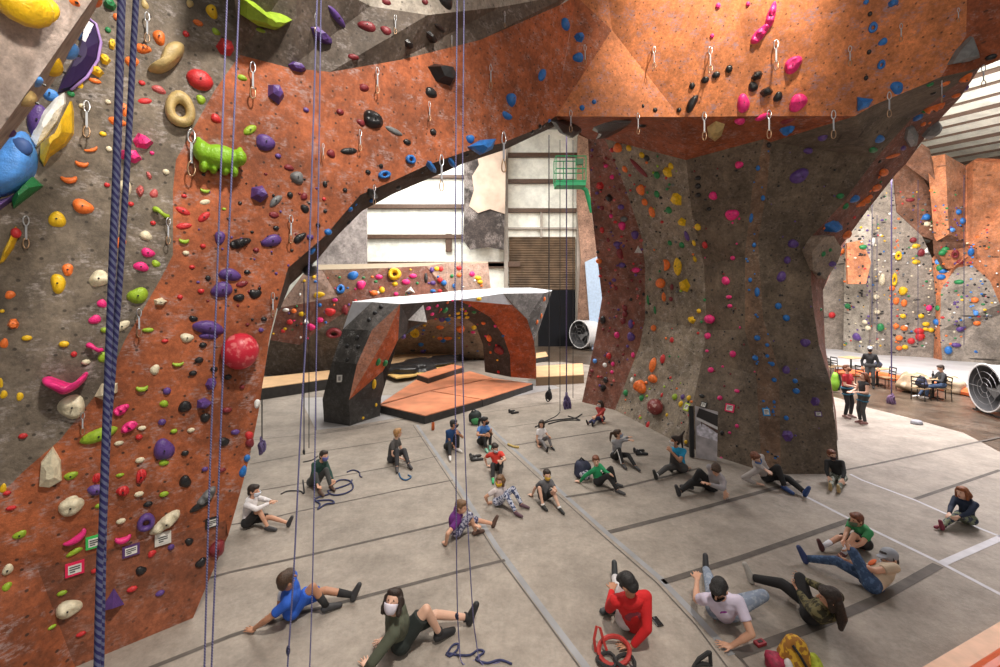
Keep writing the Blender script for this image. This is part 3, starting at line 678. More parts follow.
parse('''
82 33 19 18 lb b;70 52 14 15 lb;54 68 21 15 y j;37 82 14 11 lb;50 95 16 14 lb b;26 99 19 17 t b;38 123 24 34 pu b;55 110 13 16 g f;11 134 10 10 pu
74 2 15 9 o;98 2 15 7 o;110 5 17 15 g f;112 44 9 15 y f;105 60 15 13 y f;97 72 18 15 y f;95 81 10 5 o;79 84 9 12 y;71 94 6 6 g;108 30 5 6 g
108 102 5 5 w;82 106 5 5 w;116 17 5 7 o;143 49 18 10 o j;132 62 16 11 o j;159 38 15 14 o b;180 112 31 36 t r;198 23 9 6 o;212 12 14 13 y b;190 4 8 9 t
145 5 9 10 t;216 32 10 7 lg;225 48 23 21 r f;186 34 6 6 r;200 80 29 21 r l;159 90 16 8 ro;142 83 6 5 r;145 101 15 8 r l 20;201 100 11 9 lg;216 119 12 9 r b;242 78 10 7 lg
124 110 10 14 o;117 122 19 9 o;103 134 6 5 y;91 149 10 11 o c 30;109 149 5 6 w;142 142 24 18 pk f;130 156 27 17 pk f;152 153 4 4 pk;82 163 15 8 o c;69 178 16 12 o c 10
83 207 22 15 o j;57 220 17 18 y b;107 185 5 5 r;125 188 15 15 w b;131 204 5 5 r;149 176 6 12 ro f 15;140 191 11 14 ro f;154 194 9 10 ro;166 172 6 6 w;162 213 15 11 lg h;153 223 5 5 r
146 236 13 10 w;121 243 11 12 o;148 253 14 10 pk;141 267 16 10 pk;156 264 9 8 lg;99 279 20 18 w d;138 296 21 17 lg b;68 270 13 12 o;58 284 17 19 y b;10 295 12 9 o j;102 304 10 10 pk;95 320 13 10 pk
2 311 4 4 y;13 324 15 14 o f;104 330 6 6 lg;122 326 17 12 w l 40;184 196 5 4 r;205 190 11 6 lg c;205 202 11 7 w l 20;183 211 15 9 r l -25;204 217 12 12 r l 50;184 226 16 8 r l 15;184 240 11 7 lg c
203 246 5 5 r;186 253 6 5 w;220 238 12 13 pu;240 243 19 13 k p 20;240 203 4 4 k;224 209 4 3 lg;192 267 5 4 r;208 278 5 6 k;230 275 22 13 pu b;222 290 23 15 pu b;242 284 12 8 m l 20;201 291 6 5 r;180 297 5 5 r
239 298 11 9 k;160 302 16 10 w f;193 319 9 7 k;209 328 27 18 pu b -20;148 330 10 5 lg;4 344 9 12 o;27 338 8 6 y;64 344 8 7 y;74 354 5 6 r;96 347 15 10 pk h;103 358 10 12 lg;86 362 7 6 w;1 384 5 14 y;4 395 9 9 y;20 397 9 9 y
72 407 29 24 w d -15;107 391 25 24 w f -30;23 436 7 6 r;121 410 17 12 pk p 30;129 427 18 12 pk p 30;99 435 37 16 lg l 18;71 476 14 10 lg b 20;97 478 11 10 r p;97 490 21 11 pu j;3 489 8 11 y;7 493 6 5 r
142 428 7 5 w;119 443 8 5 w;139 437 6 6 r;140 460 8 6 w;120 475 7 4 lg;141 476 12 14 r p;123 491 15 10 r p;139 494 8 6 w;72 500 14 9 w;164 450 21 23 pu b;164 463 11 7 lg;185 453 7 6 k;162 422 7 7 pu;174 431 6 5 lg;191 430 7 5 w f
185 407 13 13 k b;203 404 19 15 pu f;205 418 12 9 k;211 384 14 16 pu f;164 404 10 7 lg;167 391 7 8 pu;142 387 13 8 lg c;155 370 11 10 w;178 363 13 6 lg c;187 338 15 9 w j;209 336 19 8 pu;203 345 7 6 k;199 360 8 7 k;193 373 7 6 k
214 369 7 6 k;228 377 7 6 k;165 341 6 4 r;239 350 38 36 ball s;227 410 9 6 m;224 442 12 9 k b;234 432 6 5 pu;205 469 6 5 pu;222 470 7 5 m;185 482 13 13 k b;207 496 19 16 gr p 40;164 494 8 6 lg;242 387 5 5 m;268 350 20 34 ball s
11 508 8 5 r;71 507 25 20 w d;98 506 5 5 lg;148 504 8 6 k;20 535 14 10 lg b 15;75 536 26 15 pk c 35;123 537 18 10 pk c;75 552 13 10 lg b 25;121 521 8 6 w;146 522 19 17 pu r;166 522 31 17 w p 30;8 570 13 11 w;7 587 12 9 lg;152 554 10 7 r
171 547 6 6 pu;189 542 10 8 k;141 571 12 10 k;201 505 23 10 k l 25;132 589 9 6 r;160 593 8 6 pu;62 593 8 5 lg;69 609 26 20 w d 25;52 627 7 4 lg;81 634 8 5 r;201 563 12 10 k;217 549 20 16 m b;94 571 5 5 r;112 600 30 26 pu t
257 404 7 9 wh;249 436 9 9 r;250 443 10 10 m;257 421 7 6 b;243 472 8 12 b;236 432 7 6 pu;247 458 6 8 b;264 319 6 5 k;261 330 5 5 pu;256 294 12 9 k;247 272 6 5 k
''')
parse('''
260 30 11 4 lg;337 17 25 9 pu l -10;321 36 31 13 pu f;367 27 18 10 m b;386 31 12 8 m;408 44 12 9 k f;430 37 14 10 k f;440 28 14 6 k l 15;353 57 11 6 m;386 2 10 7 m;425 2 7 6 m;446 2 17 13 k b
296 67 22 12 pu f;275 94 20 24 pu f;250 130 13 13 lg l 45;265 143 22 15 pu b;306 110 6 5 pu;278 156 6 5 pu;340 112 8 6 m;364 88 10 8 m;373 120 23 16 k d;361 123 9 7 m;394 131 18 7 gr l -10;349 151 17 8 k l 15;442 75 32 22 k f;431 93 14 9 k b
433 132 8 7 k;407 142 9 6 k;331 154 10 8 m;410 160 10 9 b r;384 175 13 8 b r 20;431 167 18 8 b f;381 166 5 5 k;368 172 6 5 k;325 184 5 7 k;345 190 5 5 k;297 178 15 12 gr b;289 168 10 7 m;259 194 20 21 pu f;290 195 6 7 k;304 197 7 9 m
276 201 11 14 gr b 45;305 209 9 9 k;274 215 11 7 m l;324 199 4 4 r;325 211 4 5 k;318 225 5 5 k;276 228 6 5 k;300 238 11 13 k b 50;310 237 7 6 pu;272 241 19 14 pu b 15;240 243 12 8 k;256 250 6 5 m;254 294 12 9 k;350 209 10 6 b;372 208 12 6 pk
372 194 17 8 k;328 232 8 7 b;348 222 6 7 k;335 242 12 12 k b;312 251 6 9 b;308 268 13 14 k s;398 187 10 6 k;412 178 8 5 k;421 172 9 5 k;452 163 16 6 b f
565 25 9 11 b b;579 38 12 10 b f;578 58 10 10 b b;542 75 9 13 b l 60;511 100 11 12 b b;507 116 10 8 b j;470 139 9 8 b;582 108 6 6 b;594 102 5 5 b;540 127 10 4 k;532 132 9 4 k;642 125 10 6 k
643 106 3 4 k;655 110 5 5 k;679 110 5 5 k;771 16 11 25 pk p 80;760 34 16 20 pk p 50;793 65 21 15 pk d 30;798 103 20 17 pk d;743 104 13 19 pk b;718 6 5 6 pk;712 36 4 5 pk;748 4 4 5 pk;692 104 13 15 k b 60;692 86 6 7 k;705 80 8 7 k;716 75 8 7 k
729 69 7 8 k;757 76 13 12 k f;753 87 11 10 k b;766 92 15 11 k f;778 97 10 10 k b;893 3 14 10 b f;873 28 10 11 b r;883 42 9 9 b b;881 65 8 10 b r;866 2 5 5 b;870 14 4 5 k;869 52 4 5 k;866 78 4 5 k;897 88 13 14 b j 40
787 129 18 9 b f;740 121 11 6 pk;762 117 14 6 pk;787 121 14 5 m;823 137 9 8 pu;808 151 9 7 pu;879 139 11 9 b;873 150 9 8 g;917 117 11 10 b b;769 145 5 6 k;930 84 6 6 g;933 93 5 5 k;945 83 7 8 o;933 107 9 17 o p 70;940 107 6 6 o;926 110 7 7 g
923 124 7 5 o;966 77 12 11 o p;956 95 7 7 o;966 88 9 5 pu;893 156 13 6 o l 20;882 172 9 9 o s;903 148 12 5 pu;991 57 9 6 k
876 188 9 9 o b;864 201 10 11 o p 40;854 199 8 10 b;845 206 7 7 g;831 226 19 16 b f;846 235 7 10 o;840 196 8 6 g;842 251 5 7 o;823 254 5 6 g;832 264 10 6 pu l 15;819 274 4 4 k;830 250 4 4 g
798 176 16 16 pu b;793 244 10 9 pu b;787 260 7 8 pu;781 277 9 10 pu;778 306 7 7 b;786 318 7 7 b;805 343 9 9 pu b;786 370 7 9 pu;795 381 5 5 b;796 391 7 6 b;815 402 11 11 pu f;786 418 5 5 b;787 436 12 13 pu f
758 168 4 6 b;763 198 4 6 b;751 218 4 10 b;754 245 4 5 b;750 280 4 5 b;757 292 5 10 b;757 338 6 6 b;767 345 4 4 b;755 358 6 6 b;767 356 4 4 b;772 364 5 5 b;774 380 5 5 b;774 402 3 4 b;773 412 3 3 b
739 165 8 8 pk;713 196 9 8 pk b;732 215 13 12 pk b;698 178 6 5 k;698 186 6 6 k;698 195 6 5 k;709 209 5 4 k;705 245 6 8 r t;733 258 5 5 pk;726 281 8 8 pk;729 297 7 4 pk;730 306 6 4 pk;711 319 9 9 pk s;708 336 8 7 pk b;707 351 5 3 pk;733 354 7 7 pk;711 370 7 6 pk
737 391 6 4 pk;720 398 6 5 pk;737 426 4 4 pk;702 396 7 4 k l 20;692 432 6 7 k;686 442 4 4 y;722 433 4 5 k
618 148 8 10 o b;629 148 6 7 y;642 155 6 7 y;647 158 6 7 k;639 168 5 23 m l -70;668 172 9 13 y f;671 166 6 8 y;657 175 7 8 g;657 194 6 8 g;677 199 11 15 y f;625 169 6 8 o;641 190 7 12 o b;645 202 7 8 o;652 212 6 11 o l 80;669 210 7 8 g;682 222 9 10 y f
698 227 7 8 y c 60;687 236 5 12 pu;694 243 4 7 y c 90;682 245 6 7 g;670 243 5 6 g;678 266 8 19 y l 85;666 265 8 12 o c 90;685 286 12 16 y f;662 283 8 10 o s;664 297 5 10 o;671 299 5 5 m;672 287 4 7 m;692 320 8 9 y f;699 311 5 5 y;695 259 4 7 y c 90;654 328 7 7 o b
653 365 6 15 o l 85;663 359 6 10 r f;653 379 8 9 o b;641 387 10 14 o p;626 393 6 7 g t;642 398 6 7 g t;658 408 13 16 wr s;675 397 6 7 lg;681 404 5 7 y;689 398 5 6 y;683 397 5 6 pu;648 425 4 8 r;655 441 5 8 r b;640 417 3 4 r;632 380 4 6 wh;667 415 3 4 y;662 395 3 5 r
672 340 5 6 r;648 300 3 11 g l 90;655 310 3 9 g l 90;600 186 9 10 r f;606 158 4 4 m;609 198 8 9 k f;621 207 7 6 pu;624 219 8 6 gr;622 226 8 8 pk;635 235 8 8 pu;602 230 5 7 r;599 261 7 6 o;617 244 8 6 pu;620 254 7 10 m;622 265 8 6 pu;636 270 9 6 pk l
638 250 9 10 wh t;625 308 6 7 m s;625 314 6 7 m s;623 321 6 7 m s;631 324 6 10 pu b;631 337 7 10 pu b;603 320 6 9 k;617 335 6 7 pk;633 355 4 6 pk;595 361 5 5 lb;605 365 5 5 wh;613 364 4 5 pk;609 356 6 7 r;606 380 6 7 k;603 388 7 9 k f;612 372 4 4 pk
612 150 6 5 r;606 166 5 4 pk;612 177 5 5 pk;602 208 5 5 m;611 216 4 5 pk;608 240 4 5 m;614 280 5 4 pu;616 288 4 5 m
''')
parse('''
378 362 6 9 g;385 363 6 8 g;374 384 5 11 y;381 307 5 5 k;375 313 5 5 k;369 320 5 5 k;357 338 5 6 k;347 346 5 5 k;358 347 5 5 k;347 360 5 5 k;363 418 3 3 y;376 405 3 4 y
428 308 7 5 pk;445 310 6 8 g l 45;442 319 7 8 pu;448 319 6 6 b;462 309 5 4 y;458 313 5 4 y;466 313 5 4 y;459 317 5 4 y;467 317 5 4 y;440 327 8 6 o;415 332 9 8 y r;432 314 5 4 pk;403 336 6 7 pu;489 338 6 9 o l 80;499 350 9 10 m;474 312 5 4 g;544 299 4 5 o;537 322 3 5 o;541 316 3 6 o
418 314 15 21 wh t;479 299 6 4 y;353 276 10 8 b b;341 290 8 9 b r;395 275 13 12 y r 30;379 277 8 5 pk;361 285 10 8 pk b;319 295 11 6 y;314 277 4 4 y;374 293 8 6 o;382 290 6 7 y;413 276 8 5 pk l -30;406 282 9 6 pk l -35;395 284 6 5 y;410 290 11 8 wh t;396 294 5 4 pk
302 314 7 5 y;294 311 6 5 o;286 310 7 4 wh l -40;330 312 10 9 r b;345 310 6 11 m;335 300 6 4 pk;320 320 8 6 pk;311 327 9 7 pk;306 321 8 8 wh t;290 322 7 6 r;283 331 5 4 r;320 305 4 4 b;334 333 16 10 m r;432 270 5 6 pu;437 269 6 5 y;441 269 5 6 r;433 283 6 5 pu;440 280 6 6 r
444 283 6 6 b;426 278 4 12 k;459 268 6 5 r;459 275 6 5 o;452 276 4 4 g;454 286 4 5 b;472 274 6 6 pk s;478 278 7 5 y;480 282 6 5 y;433 291 6 4 b;440 291 5 4 r;421 344 6 6 b;423 351 6 5 pu;413 350 6 4 k;440 338 6 5 o;448 338 9 5 o;443 340 6 6 b;474 327 6 6 y;461 329 8 8 o;473 332 5 4 pk
848 306 6 6 g;832 315 6 7 r;880 327 8 8 g s;882 280 7 11 w b;894 280 6 13 y r;903 291 10 8 y b;896 301 5 8 o;904 303 5 8 o r;892 288 5 6 o;920 337 9 9 r b;919 331 8 7 r b;911 341 6 7 r;921 316 5 5 y;926 324 6 5 y;931 330 5 5 y;926 329 5 4 y;948 350 8 8 b s;937 322 7 7 b;938 308 5 6 g;929 308 5 7 pk
977 323 6 6 o;959 282 8 5 g l -20;956 345 8 5 pu l -20;960 329 6 7 pu;943 271 7 5 b r;941 277 7 6 b r;976 351 5 5 b;976 313 4 6 lb;975 300 6 6 o;998 339 6 7 g;857 337 7 9 pu;904 328 6 6 o;899 338 6 6 o;899 348 5 5 o;905 347 5 5 y;896 326 5 5 o;903 316 5 5 y;868 328 5 5 w;865 322 5 5 w;877 312 5 5 w;876 297 5 6 w
926 217 7 7 b b;927 224 7 5 w;898 256 7 9 y r;913 240 6 6 m;916 246 7 5 y;916 262 7 5 y;921 253 7 9 m;926 240 8 7 wh t;926 251 9 8 wh t;945 250 7 7 g b;942 253 6 6 g;955 254 8 8 m r;960 262 6 6 m r;971 252 5 10 b;958 212 6 6 b;962 221 6 7 b;952 230 6 5 lb;940 268 6 7 g;938 262 5 6 lb;872 243 6 11 wh b;863 247 7 5 g;910 200 8 4 m;983 348 4 4 o;991 345 4 4 k
''')
# hand-shaped volumes given by their outlines (pixels), protrusion and colour
VOLS = [
 ('y', 'large yellow double-lobed volume on the pale panel in the upper left corner', [(-14,2),(6,17),(24,21),(42,16),(51,4),(44,-12),(-8,-14)], .20, True),
 ('dp', 'big dark purple crescent-shaped volume in the upper left', [(86,17),(95,24),(100,42),(97,60),(86,77),(70,90),(57,94),(62,80),(76,56),(82,34)], .10, False),
 ('wh', 'flat white volume partly behind purple and green holds in the upper left', [(65,92),(66,104),(58,122),(46,138),(36,148),(30,140),(40,116),(56,98)], .10, False),
 ('y', 'bright yellow blade-shaped volume in the upper left', [(72,101),(74,112),(74,134),(66,146),(50,157),(44,167),(40,160),(41,146),(56,136),(64,120)], .22, False),
 ('g', 'dark green angular volume below the big light blue one on the left edge', [(33,176),(44,186),(14,209),(12,198),(24,184)], .16, False),
 ('lb', 'huge light blue volume with a round hollow at the left edge', [(-16,168),(4,146),(25,125),(33,143),(40,158),(36,178),(22,192),(-16,204)], .30, True),
 ('pu', 'pale purple volume under the huge light blue one at the left edge', [(-14,206),(22,192),(34,182),(14,200),(-2,212),(-14,218)], .12, False),
 ('y', 'yellow pointed volume with a red tip at the left edge', [(16,226),(20,233),(14,248),(4,262),(0,264),(4,250),(11,236)], .10, False),
 ('t', 'tan curling hook-shaped volume on the grey part of the left wall', [(145,68),(156,68),(161,56),(164,46),(174,41),(186,44),(184,56),(174,68),(162,75),(150,73)], .16, True),
 ('w', 'tall cream faceted plate hold near the lower left edge', [(39,486),(41,462),(53,446),(61,460),(62,480),(50,487)], .09, False),
 ('lg', 'long lime green volume at the top beside the roof', [(240,-4),(254,2),(266,12),(278,11),(293,14),(280,23),(270,27),(252,22),(240,14)], .18, False),
 ('b', 'blue triangular volume hanging under the arch edge', [(467,147),(480,140),(494,139),(490,150),(480,155)], .18, False),
 ('b', 'bright blue four-sided volume at the lower edge of the lit overhang', [(857,97),(873,99),(868,107),(857,111)], .15, False),
 ('gr', 'grey triangular volume at the right end of the lit overhang', [(969,36),(975,52),(976,58),(965,62),(947,65),(956,50)], .20, False),
 ('k', 'black angular volume under the front edge of the overhang, beside the crease', [(551,121),(574,118),(586,119),(582,130),(570,138),(560,133)], .15, False),
 ('k', 'long black volume under the front edge of the overhang, right of the angular one', [(588,119),(632,121),(622,129),(606,137),(596,138),(600,130),(590,127)], .12, False),
 ('t', 'tan six-sided volume with red holds under the overhang', [(707,127),(716,121),(725,124),(722,134),(715,140),(708,135)], .12, False),
 ('gr', 'pale grey six-sided volume on the slanting right edge of the pillar', [(906,128),(912,125),(917,134),(915,145),(909,147),(904,138)], .12, False),
 ('gr', 'grey drum-shaped volume on the slanting right edge of the pillar', [(928,128),(938,121),(941,126),(937,131),(926,139),(921,136)], .15, False),
 ('pk', 'bright pink twisted horn hold on the grey part of the left wall', [(39,380),(47,375),(56,378),(68,383),(74,384),(84,372),(89,371),(88,378),(78,388),(64,394),(58,390),(48,385)], .22, True),
]
VOLS_DONE = []
def volume(c, label, px, h, sm):
    hs = [hit(*p) for p in px]; hs0 = [q for q in hs if q]
    cx = sum(p[0] for p in px)/len(px); cy = sum(p[1] for p in px)/len(px)
    hc = hit(cx, cy) or hs0[0]; p0, n0 = hc[0], hc[1]
    def onpl(q):
        r = ray(*q); t = n0.dot(p0-CAM)/n0.dot(r); return CAM+r*t
    pts = [onpl(p) for p in px]; c0 = sum(pts, V())/len(pts)
    pull = .0
    bm = bmesh.new(); lv = [(1, -.03), (.97, .35), (.80, .8), (.45, 1.0)] if sm else [(1, -.03), (.93, .45), (.35, 1.0)]
    rows = [[bm.verts.new(c0+(p-c0)*s_+n0*(h*z)) for p in pts] for s_, z in lv]
    for a, b in zip(rows, rows[1:]):
        for k in range(len(pts)): bm.faces.new((a[k], a[(k+1) % len(pts)], b[(k+1) % len(pts)], b[k]))
    bm.faces.new(rows[-1])
    bmesh.ops.recalc_face_normals(bm, faces=bm.faces)
    o = obj('climbing_volume', bm, HM[c]); tag(o, label, 'climbing hold', 'large volumes on the walls')
    if sm:
        o.modifiers.new('s', 'SUBSURF').levels = 1; o.modifiers['s'].render_levels = 2; smooth(o)
    VOLS_DONE.append((cx, cy, label, o, n0, c0)); return o
for vv in VOLS: volume(*vv)
# hollow's shade painted on the light blue volume, red tip of the yellow one
def at_wall(px, py, off):
    q = hit(px, py); return q[0]+q[1]*off, q[1]
for (cx, cy, lab, o, n0, c0) in VOLS_DONE:
    if lab.startswith('huge light blue'):
        r_ = ray(21, 147); t = n0.dot(c0+n0*.24-CAM)/n0.dot(r_); p = CAM+r_*t
        bm = bmesh.new(); u, v = wall_axes(p, n0)
        add_ell(bm, p, (u*.075, v*.085, n0*.05)); smooth(obj('hollow', bm, mat('shaded_blue_hollow', (.03,.08,.25), .6), o))['label'] = 'dark round patch painted as the shaded hollow'
    if lab.startswith('big dark purple'):
        pts = []
        for q in ((86,16),(96,24),(101,42),(98,60),(87,77),(71,90)):
            r_ = ray(*q); t = n0.dot(c0+n0*.03-CAM)/n0.dot(r_); pts.append(CAM+r_*t)
        smooth(obj('rim', tube(pts, .012, 8), mat('lilac_rim', (.42,.26,.62), .4), o))['label'] = 'pale lilac rim'
    if lab.startswith('yellow pointed'):
        r_ = ray(16, 233); t = n0.dot(c0+n0*.08-CAM)/n0.dot(r_); p = CAM+r_*t; bm = bmesh.new(); u, v = wall_axes(p, n0)
        add_ell(bm, p, (u*.035, v*.05, n0*.035)); smooth(obj('tip', bm, HM['r'], o))['label'] = 'red tip'
    if lab.startswith('large yellow double'):
        r_ = ray(24, 5); t = n0.dot(c0+n0*.16-CAM)/n0.dot(r_); p = CAM+r_*t; bm = bmesh.new(); u, v = wall_axes(p, n0)
        add_ell(bm, p, (u*.13, v*.11, n0*.10)); smooth(obj('lobe', bm, HM['y'], o))
# green pig-like hold
p, n0 = at_wall(219, 158, 0); u, v = wall_axes(p, n0); k = 1/ (F/p.y)
k *= .95
bm = bmesh.new()
q_ = proj(p+u*.02); u = u*min(1, (F/p.y*.02)/math.hypot(q_[0]-219, q_[1]-158))*1.02
add_ell(bm, p+n0*.12, (u*22*k, v*12*k, n0*.14)); add_ell(bm, p+u*19*k+n0*.15+v*2*k, (u*8*k, v*9*k, n0*.12)); add_ell(bm, p-u*19*k+n0*.12+v*2*k, (u*9*k, v*11*k, n0*.12))
for i in (-17, -7, 5, 15): add_ell(bm, p+u*i*k-v*12*k+n0*.10, (u*4.5*k, v*7*k, n0*.09))
add_ell(bm, p-u*22*k+v*12*k+n0*.1, (u*3*k, v*4*k, n0*.05)); add_ell(bm, p+u*20*k+v*10*k+n0*.12, (u*3*k, v*4*k, n0*.05))
o = remesh(bm, 'climbing_volume', .014, mat('lime_pig_resin', (.24,.48,.02), .4, bump=.5, bs=50), None)
tag(o, 'big lime green four-legged animal-shaped volume on the left wall', 'climbing hold', 'large volumes on the walls')
LAND = [(q[0], q[1], q[2]) for q in VOLS_DONE]
# --- the individual holds
def hold_geo(H, seed, fine=True):
    q = hit(H['x'], H['y'])
    if not q: return None
    p, n, reg = q; u, v = wall_axes(p, n)
    e = .02; x0, y0 = proj(p)
    ux = math.hypot(proj(p+u*e)[0]-x0, proj(p+u*e)[1]-y0)/e; vy = math.hypot(proj(p+v*e)[0]-x0, proj(p+v*e)[1]-y0)/e
    base = F/p.y; ux = max(ux, .6*base); vy = max(vy, .6*base)
    a, b = H['w']/2/ux, H['h']/2/vy
    if H['r'] and H['t'] in 'lpchb':
        a, b = max(a, b), min(a, b); k_ = abs(math.sin(2*math.radians(H['r'])))
        a *= 1+.22*k_; b *= 1-.30*k_
    h = .75*min(a, b)+.15*max(a, b)
    if H['t'] == 's': h = 1.0*min(a, b)
    if H['t'] == 'h': h = 1.4*min(a, b)
    if H['t'] == 'l': h = .7*b+.1*a
    rnd = random.Random(seed); bm, sm = hold_bm(H['t'], rnd, a, b, max(h, .012))
    rt = math.radians(H['r']); cu, cv = u*math.cos(rt)+v*math.sin(rt), v*math.cos(rt)-u*math.sin(rt)
    if cu.cross(cv).dot(n) < 0: flip = True
    else: flip = False
    M = Matrix((cu, cv, n)).transposed()
    for vt in bm.verts: vt.co = M @ vt.co
    bmesh.ops.recalc_face_normals(bm, faces=bm.faces)
    return p, n, reg, bm, sm, M, (a, b, h)
for i, H in enumerate(HOLDS): H['i'] = i; H['A'] = H['w']*H['h']
order = sorted(HOLDS, key=lambda H: -H['A']); KEEP = order[:275]; REST = order[275:]
def sizew(H):
    m = max(H['w'], H['h']); return 'large' if m >= 25 else 'mid-sized' if m >= 14 else 'small' if m >= 8.5 else 'tiny'
ORD = ['highest','second-highest','third-highest','fourth-highest','fifth-highest','sixth-highest']
made = []
for H in KEEP:
    g = hold_geo(H, H['i'])
    if not g: continue
    p, n, reg, bm, sm, M, dims = g
    o = obj('climbing_hold', bm, HM[H['c']]); o.location = p
    if sm: smooth(o)
    cname = {'ball':'marbled red','wr':'maroon striped'}.get(H['c']) or HC[H['c']][0]
    H['o'] = o; H['reg'] = reg; H['cn'] = cname; made.append(H); o['category'] = 'climbing hold'; o['group'] = 'holds on the '+reg if 'wall' in reg or 'pillar' in reg else 'holds on the '+reg
    if H['A'] > 130 and H['t'] in 'bjdflp':
        bb = bmesh.new(); r_ = max(.008, .055*dims[0]); z = dims[2]*(1.02 if H['t'] != 'f' else 1.06)
        c = V((dims[0]*(.1 if H['t'] == 'f' else 0), dims[1]*(.12 if H['t'] == 'f' else .14 if H['t'] in 'bjd' else 0), 0))
        add_cone(bb, M @ (c+V((0,0,z*.6))), M @ (c+V((0,0,z))), r_, r_, 8, (True, True))
        bo = obj('bolt_hole', bb, M_BOLT); bo.parent = o
# labels: look first, then nearest volume, then height among its like
def groups(keyf, items):
    d = {}
    for H in items: d.setdefault(keyf(H), []).append(H)
    return d
for H in made: H['L'] = None
def base1(H): return f"{sizew(H)} {H['cn']} {SH[H['t']]} hold on the {H['reg']}"
for key, g in groups(base1, made).items():
    if len(g) == 1: g[0]['L'] = key; continue
    g.sort(key=lambda H: H['y'])
    if len(g) <= 6:
        for k, H in enumerate(g):
            w = ORD[k] if k < len(g)-1 else 'lowest'
            if len(g) == 2: w = ('upper', 'lower')[k]
            H['L'] = w+' '+('of two ' if len(g) == 2 else '')+key if len(g) > 2 else f"{w} {key}"
    else:
        xs = sorted(H['x'] for H in g)
        nb_ = (len(g)+5)//6; g2 = sorted(g, key=lambda H: H['x'])
        sz = (len(g)+nb_-1)//nb_
        names = {2: ['left half','right half'], 3: ['left third','middle','right third'], 4: ['far left','centre left','centre right','far right']}.get(nb_, None)
        for bi in range(nb_):
            sub = sorted(g2[bi*sz:(bi+1)*sz], key=lambda H: H['y'])
            for k, H in enumerate(sub):
                w = ORD[k] if k < len(sub)-1 or len(sub) == 1 else 'lowest'
                nm = names[bi] if names else f"column {bi+1} from the left"
                H['L'] = f"{w} {sizew(H)} {H['cn']} {SH[H['t']]} hold, {nm} of the {H['reg']}"
for H in made: H['o']['label'] = H['L']
# --- the rest of the holds, far too many to count: small chips
chips = {}
def chip(H, seed):
    H['t'] = H['t'] if H['t'] in 'sf' else 'f' if H['c'] in ('wh',) else 'b'
    q = hit(H['x'], H['y'])
    if not q: return
    p, n, reg = q; u, v = wall_axes(p, n); base = F/p.y
    a, b = H['w']/2/base, H['h']/2/base
    bm = chips.setdefault(H['c'], bmesh.new())
    add_ell(bm, p, (u*a, v*b, n*min(a, b)*.9), 8, 5)
for H in REST: chip(H, H['i'])
rr = random.Random(11)
def scatter(n, x0, y0, x1, y1, cols, smin=2, smax=4, regs=None):
    for _ in range(n):
        x, y = rr.uniform(x0, x1), rr.uniform(y0, y1); q = hit(x, y)
        if not q or (regs and not any(r in q[2] for r in regs)): continue
        s_ = rr.uniform(smin, smax); chip(dict(x=x, y=y, w=s_*rr.uniform(.8, 1.3), h=s_, c=rr.choice(cols), t='b'), 0)
scatter(150, 586, 140, 645, 400, ['m','k','pu','r','ro','pu','m'], 1.6, 3.6, ['red-brown'])
scatter(150, 606, 140, 706, 450, ['k','k','o','g','k','r','lg','gr'], 1.5, 3.4, ['pale grey side'])
scatter(60, 690, 150, 760, 460, ['k','pk','k','m','k'], 1.4, 2.8, ['dark front'])
scatter(50, 745, 150, 780, 460, ['b','b','k','b'], 1.5, 2.8, ['rib'])
scatter(40, 770, 150, 835, 460, ['k','k','pu'], 1.2, 2.4, ['right front'])
scatter(90, 820, 70, 980, 320, ['k','b','g','o','k','r'], 2, 4, ['slanting', 'lower right edge'])
scatter(420, 835, 190, 1000, 347, ['k','k','k','k','gr','g','o','b','w','r','pu','y','wh','gr'], 1.1, 2.6, ['far right'])
for cx_, c_ in ((849,'k'),(861,'k'),(868,'pu'),(877,'w'),(897,'o'),(930,'w'),(935,'k'),(972,'lb'),(956,'pu'),(985,'k')):
    for _ in range(16): 
        y = rr.uniform(215, 344); 
        chip(dict(x=cx_+rr.uniform(-2, 2), y=y, w=rr.uniform(1.5,2.7), h=rr.uniform(1.5,2.7), c=c_, t='b'), 0)
scatter(110, 268, 264, 492, 340, ['r','y','pk','b','k','o','wh','g','pu'], 1.6, 3.2, ['back bouldering'])
scatter(60, 395, 296, 515, 372, ['r','y','pk','b','g','o','m'], 1.8, 4, ['underside'])
scatter(40, 385, 320, 490, 360, ['k','m','b','w'], 1.4, 2.6, ['back bouldering'])
scatter(50, 180, 170, 330, 330, ['k','k','m','pu'], 2, 3.4, ['orange part'])
scatter(110, 280, 120, 560, 310, ['k','k','b','gr'], 3, 6, ['underside of the arch'])
allm = list(chips); cb_ = bmesh.new(); mats = []
for i, c in enumerate(allm):
    t = bpy.data.meshes.new('t'); chips[c].to_mesh(t); chips[c].free()
    f0 = len(cb_.faces); cb_.from_mesh(t); bpy.data.meshes.remove(t); cb_.faces.ensure_lookup_table()
    for f_ in cb_.faces[f0:]: f_.material_index = i; f_.smooth = True
so = obj('climbing_holds', cb_, [HM[c] for c in allm]); so['kind'] = 'stuff'
tag(so, 'countless tiny bolted-on footholds dotted over all the climbing walls', 'climbing holds')
